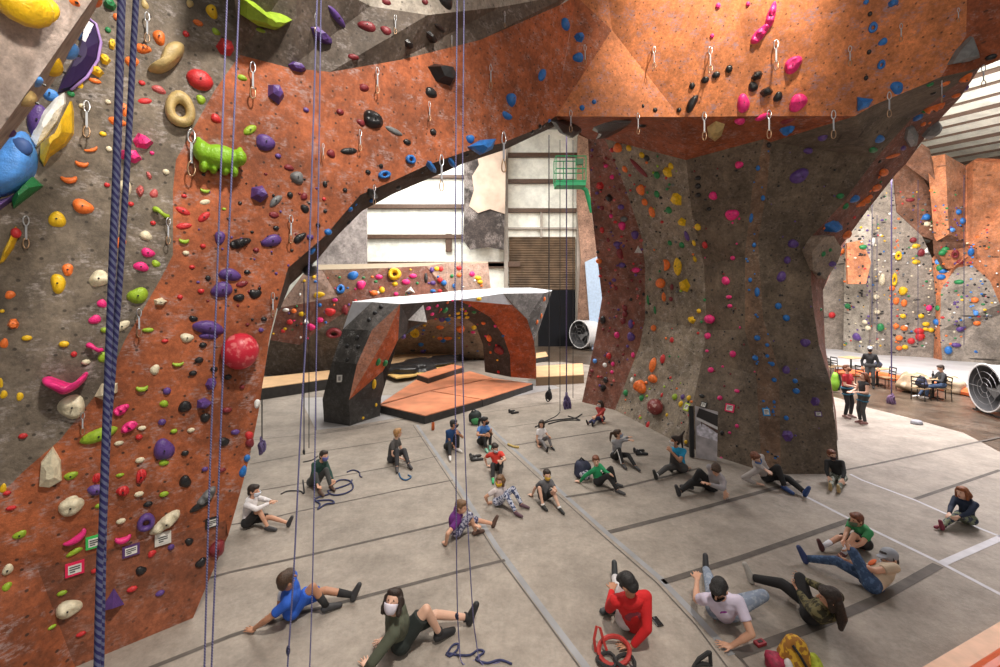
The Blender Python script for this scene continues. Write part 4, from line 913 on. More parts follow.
# route cards on the walls
def card(px, py, w, h, colr, label, rot=0, inner=True, letter=None):
    q = hit(px, py)
    if not q: print('NOHIT card', px, py); return
    p, n, reg = q; u, v = wall_axes(p, n); rt = math.radians(rot)
    u, v = u*math.cos(rt)+v*math.sin(rt), v*math.cos(rt)-u*math.sin(rt)
    if u.cross(v).dot(n) < 0: n2 = -n
    e_ = .02; q0, q1, q2 = proj(p), proj(p+u*e_), proj(p+v*e_); k = 1.0
    w = w*e_/math.hypot(q1[0]-q0[0], q1[1]-q0[1]); h = h*e_/math.hypot(q2[0]-q0[0], q2[1]-q0[1]); M = Matrix((u, v, n)).transposed()
    o = obj('route_card', box(p+n*.012, (w*k, h*k, .02), M), mat('card_'+label.split()[0], colr, .5)); tag(o, label, 'sign', 'route cards on the walls')
    if inner:
        obj('paper', box(p+n*.022, (w*k*.7, h*k*.66, .008), M), mat('card_paper', (.75,.74,.7), .6), o)['label'] = 'white printed paper'
        b2 = bmesh.new()
        for j in range(3): add_box(b2, p+n*.027+v*(h*k*(.18-.17*j))-u*w*k*(.0 if j < 2 else .12), (w*k*(.56 if j < 2 else .28), h*k*.08, .004), M)
        obj('printed_lines', b2, mat('card_ink', (.06,.06,.06), .6), o)
    return o
card(75, 568, 20, 13, (.80,.02,.10), 'pink-bordered route card on the left wall near the floor', 0)
card(95, 541, 19, 12, (.05,.55,.12), 'green-bordered route card on the left wall beside the thick ropes', 0)
card(131, 550, 18, 11, (.10,.04,.16), 'purple-bordered route card on the left wall', 0)
card(163, 538, 17, 12, (.72,.7,.64), 'white route card on the left wall under the cream ridged hold', 0)
card(212, 522, 14, 10, (.02,.02,.02), 'black-bordered route card near the edge of the left wall', 0)
card(730, 408, 9, 8, (.80,.02,.12), 'pink-bordered route card on the dark front of the pillar')
card(766, 412, 7, 8, (.03,.30,.70), 'blue route card on the narrow rib of the pillar')
card(704, 405, 6, 6, (.03,.03,.03), 'small black-bordered card above the picture panel on the pillar')
card(818, 414, 7, 5, (.12,.06,.2), 'purple-bordered route card at the right of the pillar')
card(687, 407, 5, 8, (.5,.65,.05), 'lime-bordered route card on the pale grey side of the pillar')
# picture panel leaning on the pillar foot: a mirror-like print of a white hall
pp = [(695,406),(718,412),(717,461),(696,457)]
b0_, b1_ = G(696,457.5), G(717,461.5)
pw = [P(695,406,b0_.y+.18), P(718,412,b1_.y+.18), b1_, b0_]
n0 = (pw[1]-pw[0]).cross(pw[3]-pw[0]).normalized(); n0 = n0 if n0.y < 0 else -n0
bo = obj('picture_panel', prism(pw, .04, n0*-1), mat('panel_print', (.45,.42,.44), .4, var=.3, vs=5)); tag(bo, 'upright printed panel showing a pale hall, at the foot of the pillar', 'poster')
def inpp(u, v): return pw[0].lerp(pw[1], u).lerp(pw[3].lerp(pw[2], u), v)+n0*.008
def pq(name, m, q): 
    bm = bmesh.new(); bm.faces.new([bm.verts.new(inpp(*c)) for c in q]); return obj(name, bm, m, bo)
pq('printed_ceiling', mat('print_dark', (.02,.015,.015), .4), [(.18,.02),(1,.06),(1,.30),(.05,.20)])
pq('printed_beam', mat('print_white', (.75,.74,.76), .4), [(.05,.21),(1,.31),(1,.36),(.05,.26)])
pq('printed_chairs', mat('print_pale', (.62,.6,.68), .4, var=.5, vs=12), [(.05,.40),(.3,.30),(1,.44),(1,.60),(.05,.56)])
pq('printed_wall', mat('print_brown', (.10,.05,.04), .4, var=.6, vs=14), [(.25,.28),(1,.37),(1,.45),(.62,.50),(.3,.42)])
bm = bmesh.new(); add_tube(bm, [pw[0]-V((.1,0,0)), pw[3]-V((.1,0,-.02))], .06, 6); obj('dark_frame', bm, mat('frame_black', (.012,.012,.014), .5), bo)
# ---------------------------------------------------------------- people
SKIN = {'a': (.60,.33,.22), 'b': (.45,.22,.13), 'c': (.66,.40,.29)}
M_SKIN = {k: mat('skin_'+k, v, .5, var=.08, vs=8) for k, v in SKIN.items()}
M_EYE = mat('eye_dark', (.03,.02,.015), .2); M_LIP = mat('lip', (.42,.13,.11), .45); M_EYEW = mat('eye_white', (.7,.68,.65), .3)
CLOTH = {}
def cloth(key, col, **k):
    if key not in CLOTH: CLOTH[key] = mat('cloth_'+key, col, .85, bump=.25, bs=18, **k)
    return CLOTH[key]
def camo(key, c1, c2, vs=9, thr=.5): return cloth(key, c1, col2=c2, vs=vs, thr=thr)
HAIRC = {'black': (.012,.011,.012), 'brown': (.055,.028,.015), 'dark': (.025,.014,.01), 'red': (.25,.075,.02), 'blond': (.36,.19,.07), 'auburn': (.16,.05,.022), 'light': (.16,.085,.04)}
M_HAIR = {k: mat('hair_'+k, v, .55, var=.4, vs=30, bump=.5, bs=90) for k, v in HAIRC.items()}
def solve(px, py, O, dist, mode='m'):
    d = ray(px, py); o = CAM-O
    A = d.dot(d); B = 2*o.dot(d); C_ = o.dot(o)-dist*dist; D = B*B-4*A*C_
    if D <= 0 or mode == 'm':
        t = -B/(2*A); q = CAM+d*t
        return O+(q-O).normalized()*dist if D <= 0 else q
    s_ = math.sqrt(D); t = (-B-s_)/(2*A) if mode == 'n' else (-B+s_)/(2*A)
    return CAM+d*t
def ik(a, t, l1, l2, pole):
    d = t-a; L = d.length; Lm = (l1+l2)*.985
    if L > Lm: t = a+d*(Lm/L); d = t-a; L = Lm
    if L < abs(l1-l2)+.03: L = abs(l1-l2)+.03; d = d.normalized()*L; t = a+d
    x = (l1*l1-l2*l2+L*L)/(2*L); y = math.sqrt(max(0, l1*l1-x*x)); u = d.normalized()
    p = pole-u*pole.dot(u); p = p.normalized() if p.length > 1e-4 else frame(u)[0]
    return a+u*x+p*y, t
def person(label, pel, head, feet, hands, s=1.0, mode='m', look=None, fa=None, shirt=('grey',(.3,.3,.3),'long'), pants=('black',(.02,.02,.022),'long'),
           shoes=(.03,.03,.032), socks=None, hair=('short','brown'), mask=None, skin='a', cap=None, pel3=None, knees=(None,None), bulge=0.0, hood=False, twist=0, extra=None, stand=False, hs=None, sole=None, grp='climbers sitting on the mat'):
    """joints are found in the room: seat and feet on the floor, head at its height, limbs of true length"""
    tor = 1.0
    if pel3 is None: pel3 = G(*pel); pel3 = pel3+V((0, .07*s, .115*s))
    if isinstance(head, V): hc = head
    elif mode == 'm':
        # true size from the head's height above the seat, then lean the trunk to reach it
        d0 = (P(head[0], head[1], pel3.y)-pel3).length; s = min(1.12*s, max(.92*s, d0/.67)); tor = min(1, max(.76, d0/(.67*s)))
        a_, b_ = solve(head[0], head[1], pel3, .67*s*tor, 'n'), solve(head[0], head[1], pel3, .67*s*tor, 'f')
        hc = a_ if abs(a_.y-pel3.y) <= abs(b_.y-pel3.y) else b_
    else: hc = solve(head[0], head[1], pel3, .67*s, mode)
    hs = hs or s**.45
    ft = []
    for f_ in feet:
        if isinstance(f_, V): ft.append(f_)
        elif len(f_) == 2: ft.append(G(f_[0], f_[1], .05*s)+V((0,0,.03*s)))
        elif f_[0] == 'up': ft.append(G(f_[1], f_[2], .05*s)+V((0,0,.04*s)))
        else: ft.append(P(*f_))
    if fa is not None: f = (G(*fa)-pel3)
    else: f = (ft[0]+ft[1])/2-pel3
    f.z = 0; f.normalize(); rt = V((f.y, -f.x, 0))
    up = (hc-pel3).normalized()
    back = (-f-up*(-f).dot(up)).normalized()
    side = (rt-up*rt.dot(up)).normalized()
    if twist: side = (Matrix.Rotation(math.radians(twist), 3, up) @ side)
    fwd = up.cross(side); 
    if fwd.dot(f) < 0: fwd = -fwd
    bulge += (1-tor)*.13; chest = pel3+up*.30*s*tor+back*bulge*s; nb = pel3+up*.475*s*tor+back*bulge*.7*s
    # face direction
    if look is None: lk = f+V((0,0,-.1))
    elif isinstance(look, V): lk = look
    else: lk = G(*look)-hc if len(look) == 2 else P(*look)-hc
    lk = lk.normalized()
    hu = (up*.6+V((0,0,1))*.6); hu = (hu-lk*hu.dot(lk)).normalized(); hr = lk.cross(hu).normalized()
    shp = [nb-up*.035*s-side*.165*s, nb-up*.035*s+side*.165*s]   # left, right
    hip = [pel3-rt*.085*s, pel3+rt*.085*s]
    # which foot/hand belongs to which side: given order is left, right
    vx = max(.0085, min(.02, pel3.y/F*.72))
    body = bmesh.new(); top = bmesh.new(); leg = bmesh.new()
    def seg(bm, a, b, ra, rb, flat=(False, False), n=12): add_cone(bm, a, b, ra*s, rb*s, n, flat)
    # trunk
    T = [(hip[0]+up*.02*s, hip[1]+up*.02*s, .098, .098), (pel3+back*.015*s, chest, .112, .118), (chest-side*.045*s, nb-up*.09*s-side*.06*s, .10, .092), (chest+side*.045*s, nb-up*.09*s+side*.06*s, .10, .092),
         (shp[0], shp[1], .058, .058), (nb-up*.06*s, nb+up*.02*s, .07, .052)]
    for a, b, ra, rb in T: seg(body, a, b, ra*.93, rb*.93)
    for a, b, ra, rb in T[:5]: seg(top, a, b, ra*1.06+.004, rb*1.06+.004)
    seg(top, nb-up*.06*s, nb-up*.0*s, .085, .068)
    seg(leg, T[0][0], T[0][1], .117, .117); seg(leg, pel3, pel3+up*.10*s, .122, .122, (False, True))
    skull = hc
    seg(body, nb, hc-hu*.03*s, .052, .050)
    h_ = hs/s  # head scale relative
    def hp(x, y, z): return hc+hr*x*hs+lk*y*hs+hu*z*hs
    add_ell(body, hp(0,-.012,.025), (hr*.077*hs, lk*.096*hs, hu*.093*hs)); add_ell(body, hp(0,.018,-.042), (hr*.058*hs, lk*.066*hs, hu*.075*hs))
    add_cone(body, hp(0,.088,.012), hp(0,.108,-.018), .010*hs, .015*hs, 8)
    for sx in (-1, 1): add_ell(body, hp(sx*.080,-.008,-.002), (hr*.014*hs, lk*.022*hs, hu*.032*hs), 8, 6)
    add_cone(body, hp(-.016,.082,-.055), hp(.016,.082,-.055), .010*hs, .010*hs, 8)
    # arms
    hand_pts = []
    for i in (0, 1):
        hsd = hands[i]; sg = -1 if i == 0 else 1; kind = hsd[0]
        pole = back*.8+side*sg*.6-V((0,0,.3))
        if kind == 'g': tgt = G(hsd[1], hsd[2], .04*s); tgt.z = .055*s; pole = back*.6+side*sg*.7
        elif kind == 'k': tgt = None
        elif kind == 'x': tgt = solve(hsd[1], hsd[2], shp[i], .46*s, hsd[3] if len(hsd) > 3 else 'm')
        elif kind == 'v': tgt = shp[i]+(f*hsd[1]+rt*hsd[2]+V((0,0,hsd[3])))*s
        hand_pts.append((kind, tgt, pole, hsd))
    # legs first, the hands may rest on them
    knees_, ank = [], []
    lf = 1.0
    for i in (0, 1):
        if isinstance(feet[i], tuple) and feet[i][0] == 'up' and not stand: lf = min(lf, max(.90, (ft[i]-hip[i]).length/(.86*s*.97)))
    for i in (0, 1):
        if isinstance(feet[i], tuple) and feet[i][0] == 'up' and not stand:
            dd = ft[i]-hip[i]; ft[i] = hip[i]+dd.normalized()*max(dd.length, .86*s*lf*.965)
    shoe_b = []
    for i in (0, 1):
        sg = -1 if i == 0 else 1
        kp = V((0,0,1))+f*.35+rt*sg*.12
        if knees[i] is not None: kp = knees[i] if isinstance(knees[i], V) else (f*knees[i][0]+rt*knees[i][1]+V((0,0,knees[i][2])))
        kn, an = ik(hip[i], ft[i], .44*s*lf, .42*s*lf, kp)
        if not stand: kn.z = max(kn.z, .075*s); an.z = max(an.z, .06*s)
        knees_.append(kn); ank.append(an)
        seg(body, hip[i], kn, .078, .052); seg(body, kn, an, .050, .033); seg(body, kn.lerp(an, .12), kn.lerp(an, .5), .050, .045)
        sd = (an-kn).normalized(); ext = (an-hip[i]).length/(.86*s*lf)
        if stand: td = f+V((0,0,-.05))
        elif isinstance(feet[i], tuple) and feet[i][0] == 'up' or (ext > .93): td = V((0,0,.9))+sd*.35
        else:
            td = V((sd.x, sd.y, 0)); td = td if td.length > .25 else f.copy()
            td.z = 0; td = td.normalized()*1.0-V((0,0,.08))
        td.normalize(); heel = an-td*.045*s+sd*.02*s; toe = an+td*.155*s+sd*.028*s
        if toe.z < .04*s: toe.z = .04*s
        if heel.z < .045*s: heel.z = .045*s
        seg(body, heel, toe, .036, .028); seg(body, an, heel, .034, .034)
        shoe_b.append((an, heel, toe))
        # trousers
        Lp = pants[2]
        if Lp == 'long':
            seg(leg, hip[i], kn, .094, .067); seg(leg, kn, kn.lerp(an, .92), .066, .050, (False, True))
        elif Lp == 'shorts': seg(leg, hip[i], hip[i].lerp(kn, .80), .098, .088, (False, True))
        elif Lp == 'knee': seg(leg, hip[i], kn, .094, .070); seg(leg, kn, kn.lerp(an, .12), .07, .066, (False, True))
    # arms
    slv = bmesh.new()
    for i in (0, 1):
        kind, tgt, pole, hsd = hand_pts[i]; sg = -1 if i == 0 else 1
        if kind == 'k':
            j = {'L': 0, 'R': 1}[hsd[1]]; tt = hsd[2] if len(hsd) > 2 else 0
            base = knees_[j].lerp(ank[j], tt); tgt = base+(f*.35+V((0,0,.5)) if tt < .2 else f*.5+rt*sg*.4).normalized()*.085*s
        el, wr = ik(shp[i], tgt, .285*s, .255*s, pole)
        if kind == 'g': wr.z = max(wr.z, .05*s)
        if el.z < .06*s and not stand: el.z = .06*s
        seg(body, shp[i], el, .050, .040); seg(body, el, wr, .040, .026); seg(body, el, el.lerp(wr, .45), .04, .038)
        # hand: palm, four fingers, thumb
        fd = (wr-el).normalized()
        if kind == 'g':
            fd = V((fd.x, fd.y, 0)); fd = fd.normalized() if fd.length > .2 else -f; pn = V((0,0,-1)); wr.z = .045*s
        elif kind == 'k': pn = (knees_[{'L':0,'R':1}[hsd[1]]]-wr).normalized(); pn = (pn-fd*pn.dot(fd)).normalized() if (pn-fd*pn.dot(fd)).length > .05 else frame(fd)[0]
        else:
            pn = (hc-wr)*-.3+V((0,0,-1)); pn = (pn-fd*pn.dot(fd)).normalized()
        sdv = fd.cross(pn).normalized(); fr = max(.0095*s, vx*.72)
        for k in range(4):
            o_ = (k-1.5)*max(.021*s, vx*1.5)
            kn_ = wr+fd*(.088-.006*abs(k-1.2))*s+sdv*o_
            add_cone(body, wr+sdv*o_*.5+fd*.01*s, kn_, .018*s, .0135*s, 8)
            ln = (.068, .078, .072, .056)[k]*s; crl = .12 if kind == 'g' else .45
            m_ = kn_+(fd+pn*crl*.6).normalized()*ln*.55; e_ = m_+(fd*(1-crl)+pn*crl*1.7).normalized()*ln*.5
            if kind == 'g': m_.z = max(m_.z, .014); e_.z = max(e_.z, .013)
            sp_ = sdv*(k-1.5)*.008*s
            add_cone(body, kn_, m_+sp_, fr, fr*.95, 8); add_cone(body, m_+sp_, e_+sp_*1.6, fr*.95, fr*.8, 8)
        ts = sdv*(-sg if (sdv.dot(rt)*sg) > 0 else sg)
        tb = wr+fd*.025*s+ts*.022*s; tm = tb+(fd*.6+ts*.9+pn*.2).normalized()*.048*s; te = tm+(fd*.95+ts*.35+pn*.35).normalized()*.036*s
        add_cone(body, tb, tm, .0145*s, fr*1.1, 8); add_cone(body, tm, te, fr*1.1, fr*.85, 8)
        # sleeve
        if shirt[2] == 'long': seg(top, shp[i], el, .064, .052); seg(top, el, el.lerp(wr, .93), .052, .037, (False, True))
        elif shirt[2] == 'short': seg(top, shp[i], shp[i].lerp(el, .62), .064, .060, (False, True))
        elif shirt[2] == 'half': seg(top, shp[i], el, .062, .05); seg(top, el, el.lerp(wr, .15), .05, .046, (False, True))
        else: pass
    if hood: add_ell(top, nb+back*.06*s-up*.01*s, (side*.11*s, back*.055*s, up*.07*s)); seg(top, nb-side*.06*s+back*.02*s, nb+side*.06*s+back*.02*s, .05, .05)
    root = thing('person', label, 'person', (pel3.x, pel3.y, 0), grp)
    pb = [hp(-.033,.082,.018), hp(.033,.082,.018)]; er = max(.013*hs, vx*.7); lipc = hp(0,.092,-.055)
    def cls(c):
        for e in pb:
            if (c-e).length < er: return 1
        if (c-lipc).length < .021*hs: return 2
        return 0
    remesh(body, 'body', vx, [M_SKIN[skin], M_EYE, M_LIP], root, 1, cls)
    def cm(spec): return spec[1] if isinstance(spec[1], bpy.types.Material) else cloth(spec[0], spec[1])
    remesh(leg, 'shorts' if pants[2] == 'shorts' else 'trousers', vx*1.15, cm(pants), root, 2)
    so_ = remesh(top, 'shirt' if not hood else 'hooded_top', vx*1.15, cm(shirt), root, 2)
    for an, heel, toe in shoe_b:
        b = bmesh.new(); seg(b, heel, toe, .046, .036); seg(b, an, heel, .046, .044); seg(b, an+(toe-an)*.25, toe, .040, .036)
        so2 = remesh(b, 'shoe', vx*1.1, mat('shoe', shoes, .6) if not isinstance(shoes, bpy.types.Material) else shoes, root, 1)
    if socks:
        for i in (0, 1):
            b = bmesh.new(); an = ank[i]; kn = knees_[i]; seg(b, an.lerp(kn, .02), an.lerp(kn, socks[1]), .040, .052, (True, True)); o = obj('sock', b, cloth('sock_%.2f' % socks[0][0], socks[0]), root); smooth(o)
    # hair
    hb = bmesh.new(); style, hcol = hair
    if style != 'bald':
        add_ell(hb, hp(0,-.028,.040), (hr*.088*hs, lk*.100*hs, hu*.092*hs)); add_ell(hb, hp(0,.028,.085), (hr*.074*hs, lk*.066*hs, hu*.040*hs))
        add_ell(hb, hp(0,-.055,-.02), (hr*.078*hs, lk*.058*hs, hu*.075*hs))
        for sx in (-1, 1): add_cone(hb, hp(sx*.076,.02,.045), hp(sx*.078,.012,.005), .018*hs, .012*hs, 8)
    if style in ('long', 'medium'):
        ln = .30 if style == 'long' else .12
        dn = (V((0,0,-1))*.75-up*.4); dn.normalize(); bk = -lk*.5+back*.5
        a0 = hp(0,-.07,.0); 
        for sx in (-.055, 0, .055):
            p0 = a0+hr*sx*hs; p1 = p0+dn*ln*.5*s+back*.05*s; p2 = p1+dn*ln*.5*s
            if p2.z < .06: p2.z = .06
            add_cone(hb, p0, p1, .05*hs, .05*s); add_cone(hb, p1, p2, .05*s, .026*s)
        for sx in (-1, 1): add_cone(hb, hp(sx*.078,.01,.04), hp(sx*.082,.0,-.09), .026*hs, .03*hs, 8)
    if style == 'pony':
        p0 = hp(0,-.115,.03); p1 = p0+(-lk*.06+V((0,0,.02)))*s; p2 = p1+(V((0,0,-.17))+back*.04)*s; p3 = p2+V((0,0,-.12))*s
        add_cone(hb, p0, p1, .03*hs, .034*hs); add_cone(hb, p1, p2, .034*hs, .036*s); add_cone(hb, p2, p3, .034*s, .012*s)
    if style == 'highpony':
        p0 = hp(0,-.10,.09); p1 = p0+hu*.05*s-lk*.05*s; p2 = p1+(hu*.10-lk*.06)*s; p3 = hp(0,-.17,-.16)
        add_cone(hb, p0, p1, .03*hs, .035*hs); add_cone(hb, p1, p2, .03*hs, .022*hs); add_cone(hb, p1, p3, .035*hs, .02*s)
    if style == 'beard': pass
    if style != 'bald': remesh(hb, 'hair', vx*1.05, M_HAIR[hcol], root, 1)
    if style == 'beard':
        b = bmesh.new(); add_ell(b, hp(0,.03,-.075), (hr*.06*hs, lk*.06*hs, hu*.045*hs)); remesh(b, 'beard', vx, M_HAIR[hcol], root, 1)
    if mask:
        bm = bmesh.new(); rows = []
        for a in range(7):
            el_ = math.radians(-62+a*11); row = []
            for c in range(11):
                az = math.radians(-72+c*14.4)
                q = V((math.sin(az)*.074*math.cos(el_)*1.06, math.cos(az)*.104*math.cos(el_)*1.10+.010, -.012+.10*math.sin(el_)*1.04))
                q.y += .010*max(0, 1-abs(az)*1.2)
                row.append(bm.verts.new(hp(*q)))
            rows.append(row)
        for p_, q_ in zip(rows, rows[1:]):
            for c in range(10): bm.faces.new((p_[c], p_[c+1], q_[c+1], q_[c]))
        o = obj('face_mask', bm, cloth('mask_%.2f_%.2f' % (mask[0], mask[2]), mask), root)
        sm_ = o.modifiers.new('s', 'SOLIDIFY'); sm_.thickness = .008; sm_.offset = 1; smooth(o)
    if cap:
        b = bmesh.new(); add_ell(b, hp(0,-.018,.055), (hr*.100*hs, lk*.120*hs, hu*.094*hs)); add_ell(b, hp(0,.10,.055), (hr*.07*hs, lk*.075*hs, hu*.014*hs)); remesh(b, 'cap', vx, cloth('cap', cap), root, 1)
    if extra: extra(root, dict(pel=pel3, up=up, f=f, rt=rt, side=side, fwd=fwd, chest=chest, nb=nb, hp=hp, s=s, knees=knees_, ank=ank, shp=shp, vx=vx, hs=hs, hr=hr, hu=hu, lk=lk, back=back, tor=tor))
    return root
WHITE = (.78,.76,.78); BLK = (.018,.018,.02)
PATT = camo('patterned_leggings', (.05,.07,.16), (.55,.58,.7), 28, .5)
CAMO_O = camo('olive_camo', (.035,.032,.015), (.16,.14,.06), 16, .52)
CAMO_G = camo('grey_camo', (.10,.12,.09), (.33,.34,.30), 18, .5)
CAMO_B = camo('green_blue_camo', (.03,.04,.07), (.20,.23,.15), 16, .5)
def print_back(col, w=.10, h=.07, off=.26):
    def fn(root, d):
        p = d['pel']+d['up']*off*d['s']*d['tor']-d['fwd']*.143*d['s']; M = Matrix((d['side'], -d['fwd'], d['up'])).transposed()
        bm = bmesh.new(); add_ell(bm, p+d['fwd']*.02*d['s'], (M.col[0]*w*.55, M.col[1]*.03, M.col[2]*h*.55), 12, 8); obj('shirt_print', bm, cloth('print_%.2f_%.2f' % (col[0], col[2]), col), root)
    return fn
def print_front(col, w=.13, h=.11, off=.34, dist=.118):
    def fn(root, d):
        p = d['pel']+d['up']*off*d['s']*d['tor']+d['fwd']*dist*d['s']; M = Matrix((d['side'], d['fwd'], d['up'])).transposed()
        bm = bmesh.new(); add_ell(bm, p, (M.col[0]*w/2, M.col[1]*.014, M.col[2]*h/2), 10, 6); smooth(obj('shirt_print', bm, cloth('print_%.2f_%.2f' % (col[0], col[2]), col), root))
    return fn
def leg_stripe(col):
    def fn(root, d):
        for i in (0, 1):
            bm = bmesh.new(); sg = (-1, 1)[i]; o_ = d['rt']*sg*.078*d['s']
            add_tube(bm, [d['pel']+o_*1.9, d['knees'][i]+o_*.85, d['knees'][i].lerp(d['ank'][i], .9)+o_*.65], .016*d['s'], 6); obj('leg_stripe', bm, cloth('stripe', col), root)
    return fn
def harness(col):
    def fn(root, d):
        bm = bmesh.new(); c = d['pel']+d['up']*.06*d['s']
        pts = [c+(d['rt']*math.cos(a)*.205+d['f']*math.sin(a)*.128)*d['s'] for a in [2*PI*k/16 for k in range(16)]]
        add_tube(bm, pts, .024*d['s'], 6, True)
        for i in (0, 1):
            hpnt = (d['pel']+d['rt']*(-1, 1)[i]*.085*d['s']).lerp(d['knees'][i], .32)
            add_tube(bm, [hpnt+(d['rt']*math.cos(a)+d['f']*math.sin(a))*.098*d['s'] for a in [2*PI*k/12 for k in range(12)]], .02*d['s'], 6, True)
        obj('climbing_harness', bm, cloth('harness', col), root)
    return fn
UP = V((0,0,1))
# left group
person('person in white hooded top and black shorts sitting by the left wall, knee raised', (247,529), (254,491), [('up',289,525),(268,529)], [('x',271,501,'m'),('x',270,503,'n')], .88, 'm', fa=(300,527),
       shirt=('white',WHITE,'long'), pants=('black',BLK,'shorts'), shoes=(.05,.05,.055), hair=('short','dark'), mask=(.62,.68,.78), hood=True, bulge=.03)
person('person in bright blue t-shirt and shorts with black knee socks leaning back', (291,619), (287,580), [('up',352,598),(327,609)], [('g',276,616),('g',252,631)], .93, 'n', fa=(352,606), look=V((.8,1,.1)),
       shirt=('blue',(.02,.14,.62),'short'), pants=('blue',(.02,.10,.50),'shorts'), shoes=(.04,.04,.045), socks=(BLK,.55), hair=('short','brown'), skin='b',
       extra=lambda r, d: (print_back((.6,.62,.7), .12, .05, .33)(r, d), None))
person('person in an olive long-sleeved top, white mask and black shorts looking up', (399,653), (393,602), [('up',469,621),(440,637)], [('g',388,640),('g',367,668)], 1.05, 'n', fa=(468,630), look=V((-.15,-1,.62)),
       shirt=('olive',(.085,.095,.065),'long'), pants=('blackgreen',(.016,.022,.02),'shorts'), shoes=(.02,.02,.022), socks=(BLK,.14), hair=('medium','dark'), mask=(.72,.68,.78), skin='c', twist=-15)
person('person in a dark green hooded top and grey trousers sitting before rope coils', (313,487), (324,456), [(331,488),(320,493)], [('k','L',.75),('k','R',.75)], .82, 'm', fa=(336,496), look=V((.8,-.5,.0)),
       shirt=('dgreen',(.015,.05,.04),'long'), pants=('charcoal',(.06,.062,.062),'long'), shoes=(.09,.05,.035), hair=('short','dark'), mask=(.13,.15,.42), hood=True, bulge=.06)
person('strawberry-blond person in a grey t-shirt sitting near the arched boulder', (392,463), (398,433), [(409,466),(397,469)], [('g',405,459),('x',405,463,'n')], .82, 'm', fa=(420,464), look=V((.8,.7,.05)),
       shirt=('dgrey',(.08,.075,.075),'short'), pants=('dark',(.04,.04,.045),'long'), shoes=(.05,.045,.05), hair=('short','blond'), skin='c', bulge=.04)
person('person in navy t-shirt and black mask sitting left of the ponytailed climber', (449,451), (454,424), [(458,450),(450,458)], [('k','L',.1),('g',455,449)], .88, 'm', fa=(462,455), look=V((1,.1,-.05)),
       shirt=('navy',(.012,.05,.16),'short'), pants=('black',BLK,'long'), shoes=(.65,.63,.62), hair=('short','black'), mask=(.02,.02,.025), skin='b', bulge=.05)
person('ponytailed person in a mid-blue t-shirt and black mask hugging both knees', (482,446), (485,421), [(490,447),(486,450)], [('k','L',.15),('k','R',.15)], .92, 'm', fa=(496,450), look=V((1,-.35,-.05)),
       shirt=('mblue',(.06,.17,.45),'short'), pants=('black',BLK,'long'), shoes=(.25,.55,.42), hair=('pony','black'), mask=(.02,.02,.025), skin='b', bulge=.05)
person('person in red t-shirt, black trousers and green shoes sitting beside the grey tape', (497,472), (495,448), [(500,478),(493,480)], [('k','L',.1),('g',487,466)], .85, 'm', fa=(499,490), look=V((.5,-.6,-.25)),
       shirt=('red',(.62,.045,.03),'short'), pants=('black',BLK,'long'), shoes=(.05,.42,.15), hair=('short','dark'), mask=(.6,.62,.68), skin='c', bulge=.06)
person('small long-haired person in white and grey sitting near the hanging ropes', (540,445), (541.5,424), [(552,448),(547,451)], [('k','L',.1),('g',538,446)], .76, 'm', fa=(556,450), look=V((-.4,-1,-.1)),
       shirt=('white',(.6,.58,.58),'short'), pants=('grey',(.16,.15,.155),'long'), shoes=BLK, hair=('long','dark'), skin='a')
person('person in red jacket and navy trousers sitting at the foot of the red-brown pillar side', (601,422), (600,404), [(588,424),(591,427)], [('k','L',.1),('g',606,424)], .84, 'm', fa=(588,428), look=V((-.8,-.6,0)),
       shirt=('redj',(.42,.05,.045),'long'), pants=('navyp',(.025,.03,.09),'long'), shoes=BLK, hair=('long','dark'), mask=(.5,.5,.55), skin='a', bulge=.03)
person('person in a grey long-sleeved top and white-striped black trousers, hands raised', (617,461), (618,434), [(636,468),(623,466)], [('x',629,437,'m'),('x',631,440,'n')], .9, 'm', fa=(637,470), look=V((.9,-.2,.15)),
       shirt=('lgrey',(.33,.33,.35),'long'), pants=('black',BLK,'long'), shoes=(.05,.05,.055), hair=('pony','brown'), mask=(.3,.36,.5), extra=leg_stripe((.7,.7,.7)))
person('person in a green sweater and black trousers propped on one arm', (600,487), (596,461), [(616,485),(618,492)], [('k','R',.05),('g',579,482)], .86, 'm', fa=(622,494), look=V((-.1,-1,-.15)),
       shirt=('green',(.012,.24,.09),'long'), pants=('black',BLK,'long'), shoes=(.06,.06,.065), hair=('short','auburn'), skin='c', extra=print_front((.7,.72,.7), .05, .05, .36))
person('small person in a grey t-shirt, black shorts and yellow mask holding one knee', (545,502), (547,475), [(560,510),(543,507)], [('k','L',.0),('g',532,496)], .80, 'm', fa=(560,512), look=V((.25,-1,-.05)),
       shirt=('mgrey',(.10,.10,.11),'short'), pants=('black',BLK,'shorts'), shoes=(.03,.03,.03), socks=((.7,.7,.7),.12), hair=('short','dark'), mask=(.62,.40,.06), skin='c', knees=((.35,.1,1),(.6,.6,.8)))
person('long-haired person in a white top, patterned leggings and yellow mask', (499,507), (500,481), [(522,506),(516,514)], [('x',511,503,'n'),('g',488,504)], .84, 'm', fa=(520,513), look=V((-.5,-1,-.1)),
       shirt=('whitetop',(.62,.55,.55),'short'), pants=('patt',PATT,'long'), shoes=(.10,.05,.07), hair=('long','light'), mask=(.72,.45,.03), skin='a')
person('person in a purple t-shirt and patterned shorts reaching forward over the grey tape', (456,538), (461.5,507), [('up',489,526),(476,533)], [('x',480,530,'m'),('g',446,545)], .93, 'm', fa=(492,532), look=V((.9,-.3,-.1)),
       shirt=('purple',(.12,.015,.17),'short'), pants=('patts',camo('patterned_shorts', (.05,.05,.12), (.4,.4,.5), 26, .5),'knee'), shoes=(.10,.055,.04), hair=('short','light'), skin='a', bulge=.04)
